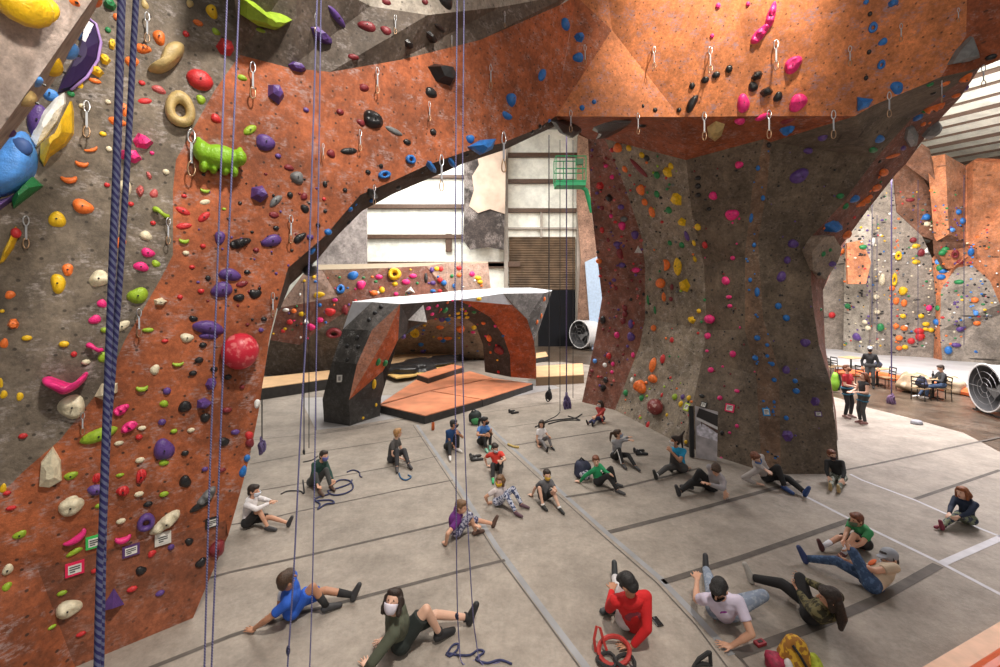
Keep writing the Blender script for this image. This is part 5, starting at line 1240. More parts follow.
# middle and right
person('ponytailed person in a turquoise t-shirt and grey trousers with one knee raised', (682,474), (675,441), [(671,470),('up',653,479)], [('k','L',.0),('g',688,467)], 1.02, 'm', fa=(652,480), look=V((-1,.1,0)),
       shirt=('teal',(.02,.32,.58),'short'), pants=('greyp',(.075,.072,.072),'long'), shoes=(.03,.03,.03), socks=((.6,.6,.6),.1), hair=('highpony','dark'), mask=(.7,.68,.68), skin='b', knees=(None,None), twist=20)
person('person in light grey long-sleeved top and black trousers bending sideways over one knee', (711,492), (716,470), [(690,488),('up',679,494)], [('x',727,494,'n'),('x',709,484,'n')][::-1], 1.02, 'n', fa=(678,495), look=V((-.2,-.75,-.75)),
       shirt=('palegrey',(.34,.32,.34),'long'), pants=('black',BLK,'long'), shoes=(.04,.04,.045), hair=('short','brown'), skin='a', bulge=.08)
person('person in pale grey hooded top leaning on one elbow at the pillar foot', (771,483), (756,458), [('up',800,492),(785,489)], [('x',766,470,'n'),('g',757,484)], 1.02, 'n', fa=(802,493), look=V((.3,-.9,-.35)),
       shirt=('palegrey2',(.42,.38,.37),'long'), pants=('black',BLK,'long'), shoes=(.03,.07,.22), hair=('short','auburn'), mask=(.12,.22,.5), skin='c', hood=True, bulge=.05)
person('person in black top and grey camouflage trousers at the right corner of the pillar', (841,483), (832,455), [(838,493),(830,490)], [('k','L',.3),('k','R',.2)], .86, 'm', fa=(832,500), look=V((-.15,-1,-.05)),
       shirt=('black',BLK,'long'), pants=('gcamo',CAMO_G,'long'), shoes=(.45,.33,.16), hair=('short','auburn'), mask=(.05,.03,.035), skin='c', bulge=.05)
person('orange-haired person in navy hooded top and camouflage trousers sitting alone at right', (970,526), (962,493), [(943,527),(938,530)], [('k','L',.2),('k','R',.1)], .86, 'm', fa=(935,530), look=V((-1,-.25,0)),
       shirt=('navyh',(.012,.022,.05),'long'), pants=('bcamo',CAMO_B,'long'), shoes=(.22,.03,.06), hair=('medium','red'), skin='c', hood=True, bulge=.07)
person('person in a green t-shirt, black shorts and white socks reaching to the shins', (865,551), (856,520), [(843,556),('up',822,549)], [('k','L',.8),('k','L',.6)], .90, 'm', fa=(820,552), look=V((-1,-.1,-.1)),
       shirt=('lgreen',(.045,.28,.10),'short'), pants=('black',BLK,'shorts'), shoes=(.09,.03,.035), socks=((.68,.68,.74),.5), hair=('short','auburn'), mask=(.10,.16,.10), skin='a', bulge=.05)
person('person in grey cap, beige t-shirt and jeans hugging one knee', (876,595), (889,559), [(866,583),('up',815,564)], [('k','L',.35),('k','L',.15)], 1.06, 'm', fa=(815,572), look=V((-1,-.15,-.1)),
       shirt=('beige',(.55,.44,.32),'short'), pants=('jeans',camo('blue_denim',(.035,.07,.15),(.07,.13,.25),20,.55),'long'), shoes=(.03,.05,.16), hair=('short','dark'), mask=(.55,.55,.62), cap=(.30,.32,.36), skin='a', extra=print_front((.75,.16,.05), .13, .13, .33))
person('person with very long dark hair in an olive camouflage jacket and black trousers', (818,626), (829,597), [(797,588),('up',765,587)], [('k','L',.5),('k','L',.2)], 1.02, 'n', fa=(768,595), look=V((-.9,.5,-.15)),
       shirt=('ocamo',CAMO_O,'long'), pants=('black',BLK,'long'), shoes=(.45,.43,.40), hair=('long','dark'), skin='a', bulge=.05, knees=((.2,.1,1),None))
person('person in white t-shirt with purple back print and black mask, leaning on one hand', (727,624), (719,589), [('up',706,572),(730,603)], [('x',697,580,'f'),('g',732,647)], 1.04, 'n', fa=(706,575), look=V((-.55,-.35,-.75)),
       shirt=('white2',(.62,.56,.70),'short'), pants=('ljeans',camo('pale_denim',(.22,.27,.36),(.33,.38,.46),20,.55),'long'), shoes=(.04,.04,.045), hair=('short','black'), mask=(.015,.015,.018), skin='a', bulge=.05, knees=(None,(.5,1,.4)), extra=print_back((.28,.05,.30), .16, .14, .33))
person('person in red hooded top and white trousers leaning on one hand', (635,634), (628,584), [('up',615,580),(616,610)], [('x',612,590,'f'),('g',632,647)], 1.06, 'n', fa=(615,585), look=V((-.35,.6,-.55)),
       shirt=('redh',(.55,.012,.015),'long'), pants=('whitep',(.6,.58,.6),'long'), shoes=(.035,.04,.045), hair=('short','black'), skin='b', hood=True, bulge=.03, extra=print_back((.25,.04,.06), .2, .16, .30))
# standing and at the tables
def standing(label, foot, hpx, s, f, **k):
    g = G(*foot); rt = V((f.y, -f.x, 0)); p3 = g+V((0,0,.93*s))
    return person(label, None, hpx if isinstance(hpx, V) else (p3+V((0,0,.67*s))), [g-rt*.10*s+V((0,0,.075*s)), g+rt*.10*s+V((0,0,.075*s))], k.pop('hands'), s, 'm', fa=None, pel3=p3, stand=True, knees=(f+UP*.1, f+UP*.1), grp='people standing or seated beyond the pillar', **k)
def standing2(label, foot, s, f, spread=.10, **k):
    g = G(*foot); rt = V((f.y, -f.x, 0)); p3 = g+V((0,0,.92*s))
    eps = f*.02
    return person(label, None, p3+V((0,0,.68*s)), [g+eps-rt*spread*s+V((0,0,.075*s)), g+eps+rt*spread*s+V((0,0,.075*s))], k.pop('hands'), s, 'm', pel3=p3, stand=True, knees=(f+UP*.1, f+UP*.1), grp='people standing or seated beyond the pillar', **k)
standing2('bearded person in a red t-shirt and black leggings standing right of the pillar', (847,417.5), 1.0, V((.35,-.9,0)).normalized(), .14, hands=[('v',.30,.12,-.28),('v',.26,-.12,-.30)], look=V((.3,-.8,.25)),
          shirt=('redt',(.42,.02,.03),'short'), pants=('black',BLK,'long'), shoes=(.30,.2,.18), hair=('short','auburn'), mask=(.20,.09,.05), skin='c', extra=harness((.03,.14,.22)))
standing2('person with long auburn hair in a black top, grey leggings and blue harness standing', (863.5,424), .93, V((-.95,.12,0)).normalized(), .11, hands=[('v',.28,.05,-.28),('v',.30,-.05,-.30)], look=V((-.95,.05,.1)),
          shirt=('black',BLK,'tank'), pants=('greyl',(.055,.06,.06),'long'), shoes=(.25,.12,.11), hair=('long','auburn'), skin='c', extra=harness((.02,.20,.35)))
standing2('person in dark clothes and dark cap standing by the tables behind the pair', (870,388), 1.04, V((-.6,-.7,0)).normalized(), .11, hands=[('v',.1,-.08,-.5),('v',.05,.08,-.5)],
          shirt=('black',(.02,.02,.022),'long'), pants=('dkgrey',(.05,.05,.052),'long'), shoes=BLK, hair=('short','black'), cap=(.03,.03,.033), mask=(.02,.02,.02), skin='b')
sx, sy = 941.5, 400; sg_ = G(sx, sy); p3 = sg_+V((0,0,.56))
fdir = V((-.88,.38,0)).normalized(); srt = V((fdir.y, -fdir.x, 0))
person('person in a dark jacket, jeans and white shoes seated at the round-cornered cafe table', None, p3+V((-.06,-.02,.66)), [p3+fdir*.50-srt*.12+V((0,0,-.48)), p3+fdir*.62+srt*.10+V((0,0,-.48))], [('v',.32,.06,-.22),('v',.34,-.06,-.22)], 1.0, 'm', pel3=p3, stand=True, knees=(fdir+UP, fdir+UP),
       look=fdir+V((0,0,-.35)), shirt=('djacket',(.035,.035,.04),'long'), pants=('jeans2',(.06,.10,.19),'long'), shoes=(.7,.66,.62), hair=('short','dark'), skin='a', bulge=.04, grp='people standing or seated beyond the pillar')
# ---------------------------------------------------------------- ropes
def ropemat(name, c1, c2, scale):
    m = bpy.data.materials.new(name); m.use_nodes = True; N = m.node_tree.nodes; L = m.node_tree.links; b = N['Principled BSDF']; b.inputs['Roughness'].default_value = .8
    tc = N.new('ShaderNodeTexCoord'); w = N.new('ShaderNodeTexWave'); w.wave_type = 'BANDS'; w.bands_direction = 'DIAGONAL'; w.inputs['Scale'].default_value = scale; w.inputs['Distortion'].default_value = .6
    L.new(tc.outputs['Object'], w.inputs['Vector']); r = N.new('ShaderNodeValToRGB'); e = r.color_ramp.elements; e[0].color = (*c1, 1); e[1].color = (*c2, 1); e[0].position = .45; e[1].position = .6
    L.new(w.outputs['Fac'], r.inputs['Fac']); L.new(r.outputs['Color'], b.inputs['Base Color']); return m
R_THICK = ropemat('rope_blue_grey', (.02,.018,.10), (.11,.12,.22), 34)
R_MID = ropemat('rope_blue_violet', (.04,.037,.13), (.27,.26,.46), 30)
R_DARK = ropemat('rope_dark_blue', (.015,.017,.05), (.05,.055,.12), 20)
R_PUR = ropemat('rope_purple', (.06,.04,.12), (.14,.11,.24), 12)
R_BLK = mat('rope_black', (.02,.02,.025), .8)
def rope(label, pts, Y, r, m, Yend=None, topz=None, tail=None, group='climbing ropes hanging from the roof'):
    n = len(pts); w = []
    for i, p in enumerate(pts):
        y = Y+(Yend-Y)*(i/(n-1)) if Yend else Y
        w.append(P(p[0], p[1], y))
    if tail: w += [G(p[0], p[1], r) for p in tail]
    # resample smoothly
    out = []
    for i in range(len(w)-1):
        p0, p1, p2, p3 = w[max(i-1, 0)], w[i], w[i+1], w[min(i+2, len(w)-1)]
        for k in range(6):
            t = k/6; out.append(.5*((2*p1)+(p2-p0)*t+(2*p0-5*p1+4*p2-p3)*t*t+(3*p1-p0-3*p2+p3)*t**3))
    out.append(w[-1])
    o = smooth(obj('climbing_rope', tube(out, r, 8), m)); tag(o, label, 'rope', group); return o
rope('thick blue and grey rope, left strand of the nearest pair at far left', [(125,-60),(121,0),(116,167),(111,290),(106,420),(102,530),(96,720),(70,2059)], .95, .0062, R_THICK)
rope('thick blue and grey rope, right strand of the nearest pair at far left', [(140,-60),(136,0),(127,167),(119,290),(112,380),(105.5,480),(100,720),(80,1971)], 1.0, .0060, R_THICK)
rope('thick blue rope tucked behind the left strand of the nearest pair', [(126,-60),(123.5,0),(118.5,167),(113,290),(108,400),(99,700),(75,1891)], 1.05, .0045, R_THICK)
rope('thin blue rope in front of the left wall, left strand of its pair', [(229,-60),(227,0),(221,167),(215,334),(209,500),(204,680),(198,852)], 3.0, .0058, R_MID)
rope('thin blue rope in front of the left wall, right strand of its pair', [(241,-60),(239,0),(232,167),(226,300),(218,500),(211,680),(204,852)], 3.0, .0058, R_MID)
rope('blue-violet rope left of the boulder leg, its knot low by the blue-shirted climber', [(319,-60),(317,0),(312,167),(307,317),(301,420),(294,567),(286,690),(280,787)], 3.4, .0066, R_MID)
rope('blue-violet rope hanging to the right beside it, left of the boulder leg', [(322,-60),(321,0),(319,150),(316,380),(313,560),(309,690),(307,760)], 3.6, .0055, R_MID)
rope('blue-violet rope, left strand of the pair over the tape line in the centre', [(457,-60),(457,0),(455,300),(456,480),(457,590),(459,640)], 3.7, .0060, R_MID, 4.6, tail=[(463,664),(480,657)])
rope('blue-violet rope, right strand of the pair over the tape line in the centre', [(464,-60),(464,0),(462,300),(466,480),(472,600),(476,640)], 3.8, .0060, R_MID, 4.6, tail=[(482,664),(500,662)])
for (px, y0, y1, Y, r, m, lab) in ((304,282,452,9.5,.012,R_DARK,'dark thin rope ending near the green-hooded climber, left of two'),(309,280,448,9.6,.010,R_BLK,'black thin rope ending near the green-hooded climber, right of two'),
     (316,300,430,11,.012,R_BLK,'black thin rope left of the boulder leg, nearest to it'),(549,135,392,15.5,.02,R_BLK,'black rope hanging to a black belay bundle in front of the doorway'),
     (566.5,135,392,14.8,.022,R_PUR,'purple rope hanging to a purple knotted bundle right of the doorway'),(560,140,412,14.5,.012,R_BLK,'thin black rope between the black and the purple bundle'),
     (573,140,398,15.3,.012,R_BLK,'thin black rope just right of the purple bundle rope'),(891.5,178,396,15.5,.02,R_PUR,'purple rope hanging beyond the pillar to a purple knot'),
     (872,330,175,22,.015,R_DARK,'dark rope against the far right wall, left of the long purple one'),(964,175,345,22.5,.015,R_DARK,'dark rope against the far right wall above the big fan'),
     (918,180,345,23.4,.013,R_DARK,'thin dark rope against the far right wall by the yellow holds'),(877,215,350,23.4,.015,R_DARK,'dark rope near the left end of the far right wall'),
     (262,400,441,7.6,.011,R_BLK,'short dark rope below the left tower edge ending in a purple knot')):
    rope(lab, [(px, min(y0, y1)-(0 if px != 262 else 0)), (px, (y0+y1)/2), (px, max(y0, y1))], Y, r, m)
def coil(name, label, c, r, n, m, thick, cat='rope', sq=.6, seed=1, group=None):
    rnd = random.Random(seed); g = G(*c); pts = []
    for i in range(n*10):
        a = i*2*PI/10; rr_ = r*(.7+.3*rnd.random())*(1+.1*math.sin(a*.37)); pts.append(g+V((math.cos(a)*rr_+.12*r*math.sin(a*.21), math.sin(a)*rr_*sq, thick*(1+.9*(i//10)))))
    o = smooth(obj(name, tube(pts, thick, 6), m)); tag(o, label, cat, group); return o
def floor_rope(label, pts, r, m, group='ropes lying on the mat'):
    w = [G(p[0], p[1], r) for p in pts]; out = []
    for i in range(len(w)-1):
        p0, p1, p2, p3 = w[max(i-1, 0)], w[i], w[i+1], w[min(i+2, len(w)-1)]
        for k in range(6):
            t = k/6; out.append(.5*((2*p1)+(p2-p0)*t+(2*p0-5*p1+4*p2-p3)*t*t+(3*p1-p0-3*p2+p3)*t**3))
    out.append(w[-1]); o = smooth(obj('floor_rope', tube(out, r, 6), m)); tag(o, label, 'rope', group); return o
FR_ = mat('navy_rope_sheath', (.03,.035,.10), .8, var=.4, vs=30)
floor_rope('navy rope looped on the mat beside the green-hooded climber', [(332,485),(340,480),(350,481),(353,488),(346,493),(334,495),(328,491),(338,488),(349,484),(352,480)], .016, FR_)
floor_rope('navy rope end zigzagging on the mat below the green-hooded climber', [(329,494),(315,499),(320,504),(318,509),(326,504),(334,503),(330,500),(314,501)], .016, FR_)
floor_rope('short navy rope end lying above the loops by the green-hooded climber', [(347,472),(353,470),(359,472),(360,476),(362,477)], .014, FR_)
floor_rope('short blue rope end on the mat by the strawberry-blond climber', [(399,473),(401,478),(406,480),(411,477),(408,475)], .016, mat('blue_rope_sheath', (.03,.10,.22), .8))
floor_rope('dark rope end lying left of the green-hooded climber', [(281,494),(288,491),(300,491),(304,493),(303,480)], .013, R_BLK)
floor_rope('navy rope heaped at the bottom centre below the pair of hanging ropes', [(446,655),(452,646),(458,644),(457,650),(450,656),(447,653),(458,655),(470,655),(478,650),(484,652),(476,659),(487,663),(500,660),(512,664)], .012, FR_)
floor_rope('black rope lying under the hanging bundles', [(535,427),(550,421),(565,419),(575,418),(582,414)], .018, R_BLK)
floor_rope('black rope crossing the mat right of the hanging bundles', [(548,424),(560,421),(572,420),(580,420),(568,416)], .018, R_BLK)
floor_rope('thin dark rope trailing from the purple bundle', [(560,412),(556,416),(548,420),(540,424)], .012, R_BLK)
floor_rope('yellow sling lying on the grey tape beyond the red-shirted climber', [(508,444),(512,446),(516,447),(519,447)], .03, mat('yellow_sling', (.5,.36,.12), .7))
floor_rope('thin dark cord lying left of the boulder foot', [(303,462),(312,460),(318,456)], .012, R_BLK)
# hanging bundles at rope ends
def bundle(label, px, py, Y, r, m, sd):
    rnd = random.Random(sd); bm = bmesh.new(); c = P(px, py, Y)
    for k in range(8):
        q = rnd.uniform(.45, 1); zr = Matrix.Rotation(rnd.uniform(0, PI), 3, 'Z'); o_ = V((rnd.uniform(-.3,.3)*r, rnd.uniform(-.3,.3)*r, rnd.uniform(-.5,.5)*r))
        add_tube(bm, [c+o_+zr @ V((math.cos(a)*r*.55*q, .1*r*math.sin(3*a), math.sin(a)*r*1.1*q)) for a in [2*PI*i/12 for i in range(12)]], r*.15, 6, True)
    add_tube(bm, [c+V((0,0,r*1.7)), c+V((0,0,r*.4))], r*.2, 6)
    o = smooth(obj('rope_bundle', bm, m)); tag(o, label, 'rope bundle'); return o
bundle('black belay bundle hanging just above the mat, left of the purple one', 549, 395, 15.5, .17, R_BLK, 3)
bundle('purple knotted rope bundle hanging just above the mat by the small climber', 566.5, 403, 14.8, .22, R_PUR, 4)
bundle('purple knotted rope bundle hanging over the concrete right of the standing pair', 892, 401, 15.5, .17, mat('purple_bundle', (.14,.08,.16), .8), 5)
bundle('dark purple rope knot hanging under the left tower edge', 261, 446, 7.6, .10, R_PUR, 6)
bundle('small dark knot on the rope near the green-hooded climber', 304, 452, 9.5, .05, R_BLK, 8)
bundle('small navy knot on the left centre rope near the floor', 457.5, 616, 4.35, .03, R_DARK, 9)
bundle('small navy knot on the rope in front of the blue-shirted climber', 288, 651, 3.4, .025, R_DARK, 12)
# ---------------------------------------------------------------- quickdraws
M_STL = mat('brushed_steel', (.6,.62,.66), .3, metal=.9); M_SLG = mat('white_sling', (.40,.42,.46), .7); M_SLD = mat('bronze_carabiner', (.40,.26,.16), .35, metal=.7)
def oval(c, a, b, r):
    return tube([V(c)+V((a*math.cos(t), .004*math.sin(2*t), b*math.sin(t))) for t in [2*PI*k/14 for k in range(14)]], r, 6, True)
Q0 = None
QD = [(147,12,30,'above the tan hook volume'),(87,100,36,'beside the yellow blade volume'),(191,128,46,'above the lime animal-shaped volume'),(27,214,32,'by the green angular volume at the left edge'),(168,216,26,'on the grey and orange border of the left wall'),(139,306,28,'on the grey and orange border, lower down'),(83,409,22,'beside the cream hold under the pink horn'),
 (252,61,36,'left of the purple holds below the roof'),(313,10,20,'high on the grey roof, leftmost'),(395,15,19,'high on the grey roof, by the maroon holds'),(450,34,13,'small on the grey roof edge, beside the centre ropes'),(376,66,26,'on the orange wall below the roof'),(428,100,19,'under the big black hold'),(359,128,21,'beside the dented black boulder-like hold'),(322,142,16,'just right of the blue-violet ropes'),
 (290,213,28,'beside the grey oval holds on the arch'),(272,290,24,'low on the arch leg'),(373,183,20,'on the arch edge'),(440,153,36,'on the arch edge by the blue holds'),(503,10,16,'on the grey lip right of the centre ropes'),(489,63,24,'on the shaded orange wall left of the crease'),(502,130,40,'hanging under the arch left of the crease'),
 (584,44,20,'just right of the crease'),(570,109,22,'at the left end of the overhang\'s lower edge'),(637,112,21,'second along the overhang\'s lower edge'),(654,45,22,'on the lit overhang above bare rock texture'),(704,110,28,'third along the overhang\'s lower edge'),(769,108,28,'fourth along the overhang\'s lower edge, under the black holds'),(833,108,28,'fifth along the overhang\'s lower edge'),(888,90,25,'on the overhang beside the blue jug'),
 (850,44,20,'at the right of the lit overhang, left of the blue holds'),(776,38,30,'on the brightest part of the overhang, right of the pink holds'),(710,45,26,'on the brightest part of the overhang, left of the pink holds'),(900,21,18,'upper right of the lit overhang'),(957,6,14,'beside the grey triangular volume'),(941,76,22,'at the corner of the overhang by the orange holds'),(983,62,22,'at the far right under the dark face')]
for k, (px, py, ln, lab) in enumerate(QD):
    q = hit(px, py+2)
    if not q: continue
    p, n, reg = q; L_ = max(.10, min(.9, ln*p.y/F)); sc = L_/.30
    if Q0 is None:
        r0 = thing('quickdraw', 'x', 'quickdraw', (0,0,0), 'quickdraws on the walls')
        t1 = smooth(obj('top_carabiner', oval((0,0,-.045), .016, .046, .0045), M_STL, r0)); t2 = obj('sling', box((0,0,-.155), (.013,.008,.13), None, .002), M_SLG, r0); t3 = smooth(obj('bottom_carabiner', oval((0,0,-.255), .017, .048, .0045), M_SLD, r0))
        Q0 = r0; r = r0
    else:
        r = Q0.copy(); COL.objects.link(r)
        for ch in list(Q0.children):
            c2 = ch.copy(); COL.objects.link(c2); c2.parent = r
    r.location = p+n*.05; r.scale = (sc*1.15, sc*1.15, sc); r.rotation_euler = (0, 0, math.atan2(n.y, n.x)+PI/2)
    r['label'] = 'metal quickdraw '+lab
# ---------------------------------------------------------------- things on the floor
def merge(bms):
    out = bmesh.new()
    for b in bms:
        t = bpy.data.meshes.new('t'); b.to_mesh(t); b.free(); out.from_mesh(t); bpy.data.meshes.remove(t)
    return out
# red harness
g = G(614, 655); rh = thing('climbing_harness', 'red and black climbing harness lying on the mat in front of the red-hooded climber', 'climbing harness', tuple(g))
M_RS = mat('red_webbing', (.38,.03,.025), .7); M_BS = mat('black_webbing', (.015,.015,.016), .7)
obj('waist_belt', tube([g+V((.17*math.cos(a), .14*math.sin(a), .05+.05*math.sin(a+.5))) for a in [2*PI*k/18 for k in range(18)]], .026, 6, True), M_RS, rh)
for sx, sy, m in ((-.11,-.10,M_BS),(.09,-.12,M_BS)): obj('leg_loop', tube([g+V((sx+.10*math.cos(a), sy+.09*math.sin(a), .03+.015*math.sin(a*2))) for a in [2*PI*k/14 for k in range(14)]], .02, 6, True), m, rh)
obj('standing_strap', tube([g+V((-.20,.02,.02)), g+V((-.21,.05,.14)), g+V((-.17,.10,.24)), g+V((-.13,.10,.22)), g+V((-.10,.04,.10)), g+V((-.08,.0,.05))], .016, 6), M_RS, rh)
obj('carabiner', tube([g+V((.16+.025*math.cos(a), -.12+.045*math.sin(a), .02)) for a in [2*PI*k/12 for k in range(12)]], .007, 6, True), M_STL, rh)
# phone, red box
ph = obj('phone', box(G(657,621.5,.012), (.085,.15,.014), rotz(.25), .006), mat('black_phone', (.02,.02,.022), .25)); tag(ph, 'black phone lying on the mat right of the red-hooded climber', 'phone')
obj('lens', box(G(657,621.5,.012)+V((-.02,.045,.009)), (.02,.03,.004), rotz(.25)), mat('phone_lens', (.12,.12,.13), .2), ph)
rb_ = obj('red_case', box(G(760,643,.02), (.13,.075,.04), rotz(.3), .012), mat('dark_red_case', (.25,.02,.03), .5)); tag(rb_, 'small dark red case lying on the dark seam near the camera', 'case')
obj('clasp', box(G(760,643,.02)+V((0,0,.02)), (.06,.03,.01), rotz(.3)), mat('black_clasp', (.03,.02,.02), .4), rb_)
# colourful bag at bottom edge
g = G(796, 672); bg = thing('backpack', 'open yellow, green and red bag of gear at the bottom edge', 'bag', tuple(g))
smooth(obj('bag_body', blob(g+V((.02,.06,.12)), (.17,.13,.20), 3, .15), camo('yellow_bag', (.62,.36,.03), (.30,.13,.02), 16, .48), bg))
smooth(obj('front_pocket', blob(g+V((-.19,.03,.07)), (.10,.10,.09), 5, .2), mat('red_bag_pocket', (.32,.02,.06), .6, var=.5, vs=20), bg))
smooth(obj('side_pocket', blob(g+V((.18,-.02,.07)), (.08,.10,.12), 6, .15), mat('lime_bag_pocket', (.40,.46,.04), .6, var=.4, vs=20), bg))
obj('strap', tube([g+V((-.05,-.02,.30)), g+V((-.02,-.08,.25)), g+V((.05,-.11,.12))], .014, 6), M_BS, bg)
smooth(obj('chalk_tub', blob(g+V((-.11,-.04,.08)), (.05,.05,.09), 8, .05), mat('white_tub', (.6,.58,.58), .5), bg))
# black frame strap near bottom
g = G(706, 668); bs = obj('webbing_loop', tube([g+V((-.14,.0,.02)), g+V((-.06,.03,.07)), g+V((.04,.03,.14)), g+V((.055,.03,.15)), g+V((.06,.02,.02)), g+V((-.02,.02,.03))], .022, 6, True), M_BS); tag(bs, 'black webbing loop standing on the mat at the bottom edge', 'strap')
# backpacks, shoes, bottle
def backpack(label, c, w, m, accent):
    g = G(*c); t = thing('backpack', label, 'backpack', tuple(g)); smooth(obj('bag_body', blob(g+V((0,0,w*.55)), (w*.55,w*.4,w*.6), int(c[0]), .12), m, t)); smooth(obj('front_pocket', blob(g+V((.02,-w*.33,w*.35)), (w*.36,w*.2,w*.33), 2, .1), accent, t))
    obj('strap', tube([g+V((-w*.3,0,w*1.05)), g+V((-w*.1,0,w*1.3)), g+V((w*.15,0,w*1.05))], w*.06, 6), M_BS, t); return t
M_NVB = mat('navy_bag', (.03,.035,.07), .7, var=.4)
backpack('black and green backpack on the mat behind the ponytailed climber', (475,424), .36, mat('black_bag', (.02,.03,.03), .7), mat('green_bag', (.05,.25,.09), .7))
backpack('navy and white bag lying left of the green-sweatered climber', (583,478), .34, M_NVB, camo('striped_bag', (.05,.05,.12), (.5,.5,.6), 20, .5))
def shoe_pair(label, c, L_, m, rot=0, group='loose climbing shoes on the mat'):
    for k in (0, 1):
        g = G(*c)+rotz(rot) @ V((0, .16*k, 0)); d = rotz(rot+.3*k) @ V((1,0,0)); bm = bmesh.new()
        add_cone(bm, g+V((0,0,.04)), g+d*L_+V((0,0,.03)), .045, .032); add_cone(bm, g+V((0,0,.05)), g-d*.02+V((0,0,.10)), .04, .036)
        s_ = obj('climbing_shoe', bm, m); smooth(s_); tag(s_, label[k], 'shoe', group)
        st = bmesh.new(); add_cone(st, g+d*.10+V((0,-.03,.07)), g+d*.10+V((0,.03,.07)), .012, .012, 8); obj('strap', st, mat('grey_strap', (.3,.3,.3), .6), s_)
shoe_pair(['black climbing shoe lying left of the red-shirted climber, nearer of the pair','black climbing shoe lying left of the red-shirted climber, farther of the pair'], (472,461), .25, mat('black_rubber', (.03,.03,.033), .5), .2)
shoe_pair(['black climbing shoe beside the pillar foot, nearer of the pair','black climbing shoe beside the pillar foot, farther of the pair'], (637,455), .25, mat('black_rubber2', (.03,.03,.035), .5), .0)
shoe_pair(['black sandal lying alone near the black belay bundle, nearer one','black sandal lying near the black belay bundle, farther one'], (512,414), .24, mat('black_rubber3', (.03,.03,.033), .5), .5)
g = G(433, 430); bt = thing('water_bottle', 'orange water bottle standing on the mat by the corner of the orange pad', 'bottle', tuple(g))
bm = bmesh.new(); add_cone(bm, g, g+V((0,0,.2)), .045, .045, 14, (True, False)); smooth(obj('bottle_body', bm, mat('orange_bottle', (.5,.10,.02), .4), bt)); bm = bmesh.new(); add_cone(bm, g+V((0,0,.23)), g+V((0,0,.28)), .028, .026, 12, (True, True)); obj('cap', bm, mat('black_cap', (.02,.02,.02), .4), bt)
bp = thing('belay_bag', 'lime green bag leaning by the pillar edge left of the red-shirted standing person', 'bag', tuple(G(833,392)))
g = G(833, 392); smooth(obj('bag_body', blob(g+V((.1,0,.36)), (.20,.14,.38), 4, .16), mat('lime_bag', (.20,.42,.03), .6), bp)); obj('strap', tube([g+V((.15,-.12,.75)), g+V((.2,-.16,.45)), g+V((.12,-.14,.1))], .035, 6), M_BS, bp)
wh = obj('chalk_bag', blob(G(917,424,.0)+V((0,0,.05)), (.18,.14,.07), 7, .15), mat('grey_chalk_bag', (.3,.3,.33), .7)); tag(smooth(wh), 'small grey bag lying on the pale mat right of the standing pair', 'bag')
for c_, lab in (((876,413),'pair'),):
    pass
# ---------------------------------------------------------------- cafe tables and chairs
M_WOOD = mat('pale_wood', (.62,.45,.24), .4, var=.15); M_BM = mat('black_metal', (.018,.017,.016), .4)
def table(label, c, w=.75, d=.75, h=.75):
    g = G(*c); t = thing('cafe_table', label, 'table', tuple(g), 'cafe tables'); M = rotz(.3)
    obj('tabletop', box(g+V((0,0,h)), (w,d,.04), M, .012), M_WOOD, t); obj('pedestal', tube([g+V((0,0,.03)), g+V((0,0,h-.02))], .04, 10), M_BM, t)
    bm = bmesh.new(); add_box(bm, g+V((0,0,.025)), (.62,.08,.05), M); add_box(bm, g+V((0,0,.025)), (.08,.62,.05), M); obj('base', bm, M_BM, t); return t
CH0 = None
def chair(label, c, rot):
    """origin at the floor, the back on the -y side"""
    global CH0
    g = G(*c) if isinstance(c, tuple) else c
    if CH0 is None:
        t = thing('cafe_chair', label, 'chair', (0,0,0), 'cafe chairs')
        obj('seat', box((0,0,.45), (.42,.42,.04), None, .012), mat('tan_seat', (.30,.20,.11), .5), t)
        for x in (-.19, .19):
            for y in (-.19, .19): obj('leg', tube([(x*1.08,y*1.08,0),(x,y,.44)], .016, 8), M_BM, t)
        bm = bmesh.new()
        for x in (-.19, .19): add_tube(bm, [(x,-.19,.44),(x,-.23,.90)], .016, 8)
        for z in (.60, .72, .88): add_box(bm, (0,-.205-.03*(z-.6)/.3,z), (.38,.02,.05))
        obj('backrest', bm, M_BM, t); CH0 = t
    else:
        t = CH0.copy(); COL.objects.link(t); t['label'] = label
        for ch in list(CH0.children):
            c2 = ch.copy(); COL.objects.link(c2); c2.parent = t
    t.location = g; t.rotation_euler = (0,0,rot); return t
table('pale-topped cafe table in front of the seated person', (933,398), .62, .62)
cp = P(941.5,400,1); chair('black metal cafe chair under the seated person', G(941.5,400), math.atan2(fdir.y, fdir.x)-PI/2)
chair('black metal cafe chair left of the seated person, a dark bag on it', (921,400), -1.2)
backpack('dark blue backpack on the cafe chair left of the seated person', (921,400), .36, M_NVB, mat('navy_pocket', (.04,.045,.09), .7)).location.z += .47
table('pale-topped cafe table behind the person in dark clothes', (877,385), .85, .7)
chair('black metal cafe chair right of the table behind the person in dark clothes', (887,388), 1.4)
chair('black metal cafe chair left of the table behind the person in dark clothes', (864,386), -1.5)
table('pale-topped cafe table farthest back, behind the bearded person', (851,372), .9, .7)
chair('black metal cafe chair left of the farthest cafe table', (838,375), -1.5)
chair('black metal cafe chair at the far left behind the pillar edge', (829,376), -1.2)
mon = thing('bag', 'dark bag standing on the cafe table behind the person in dark clothes', 'bag', tuple(G(878,385)+V((0,0,.77)))); g = G(878,385)+V((0,0,.77))
smooth(obj('bag_body', blob(g+V((0,0,.13)), (.17,.12,.16), 9, .1), M_NVB, mon)); obj('handle', tube([g+V((-.08,0,.26)), g+V((0,0,.34)), g+V((.08,0,.26))], .015, 6), M_BS, mon)
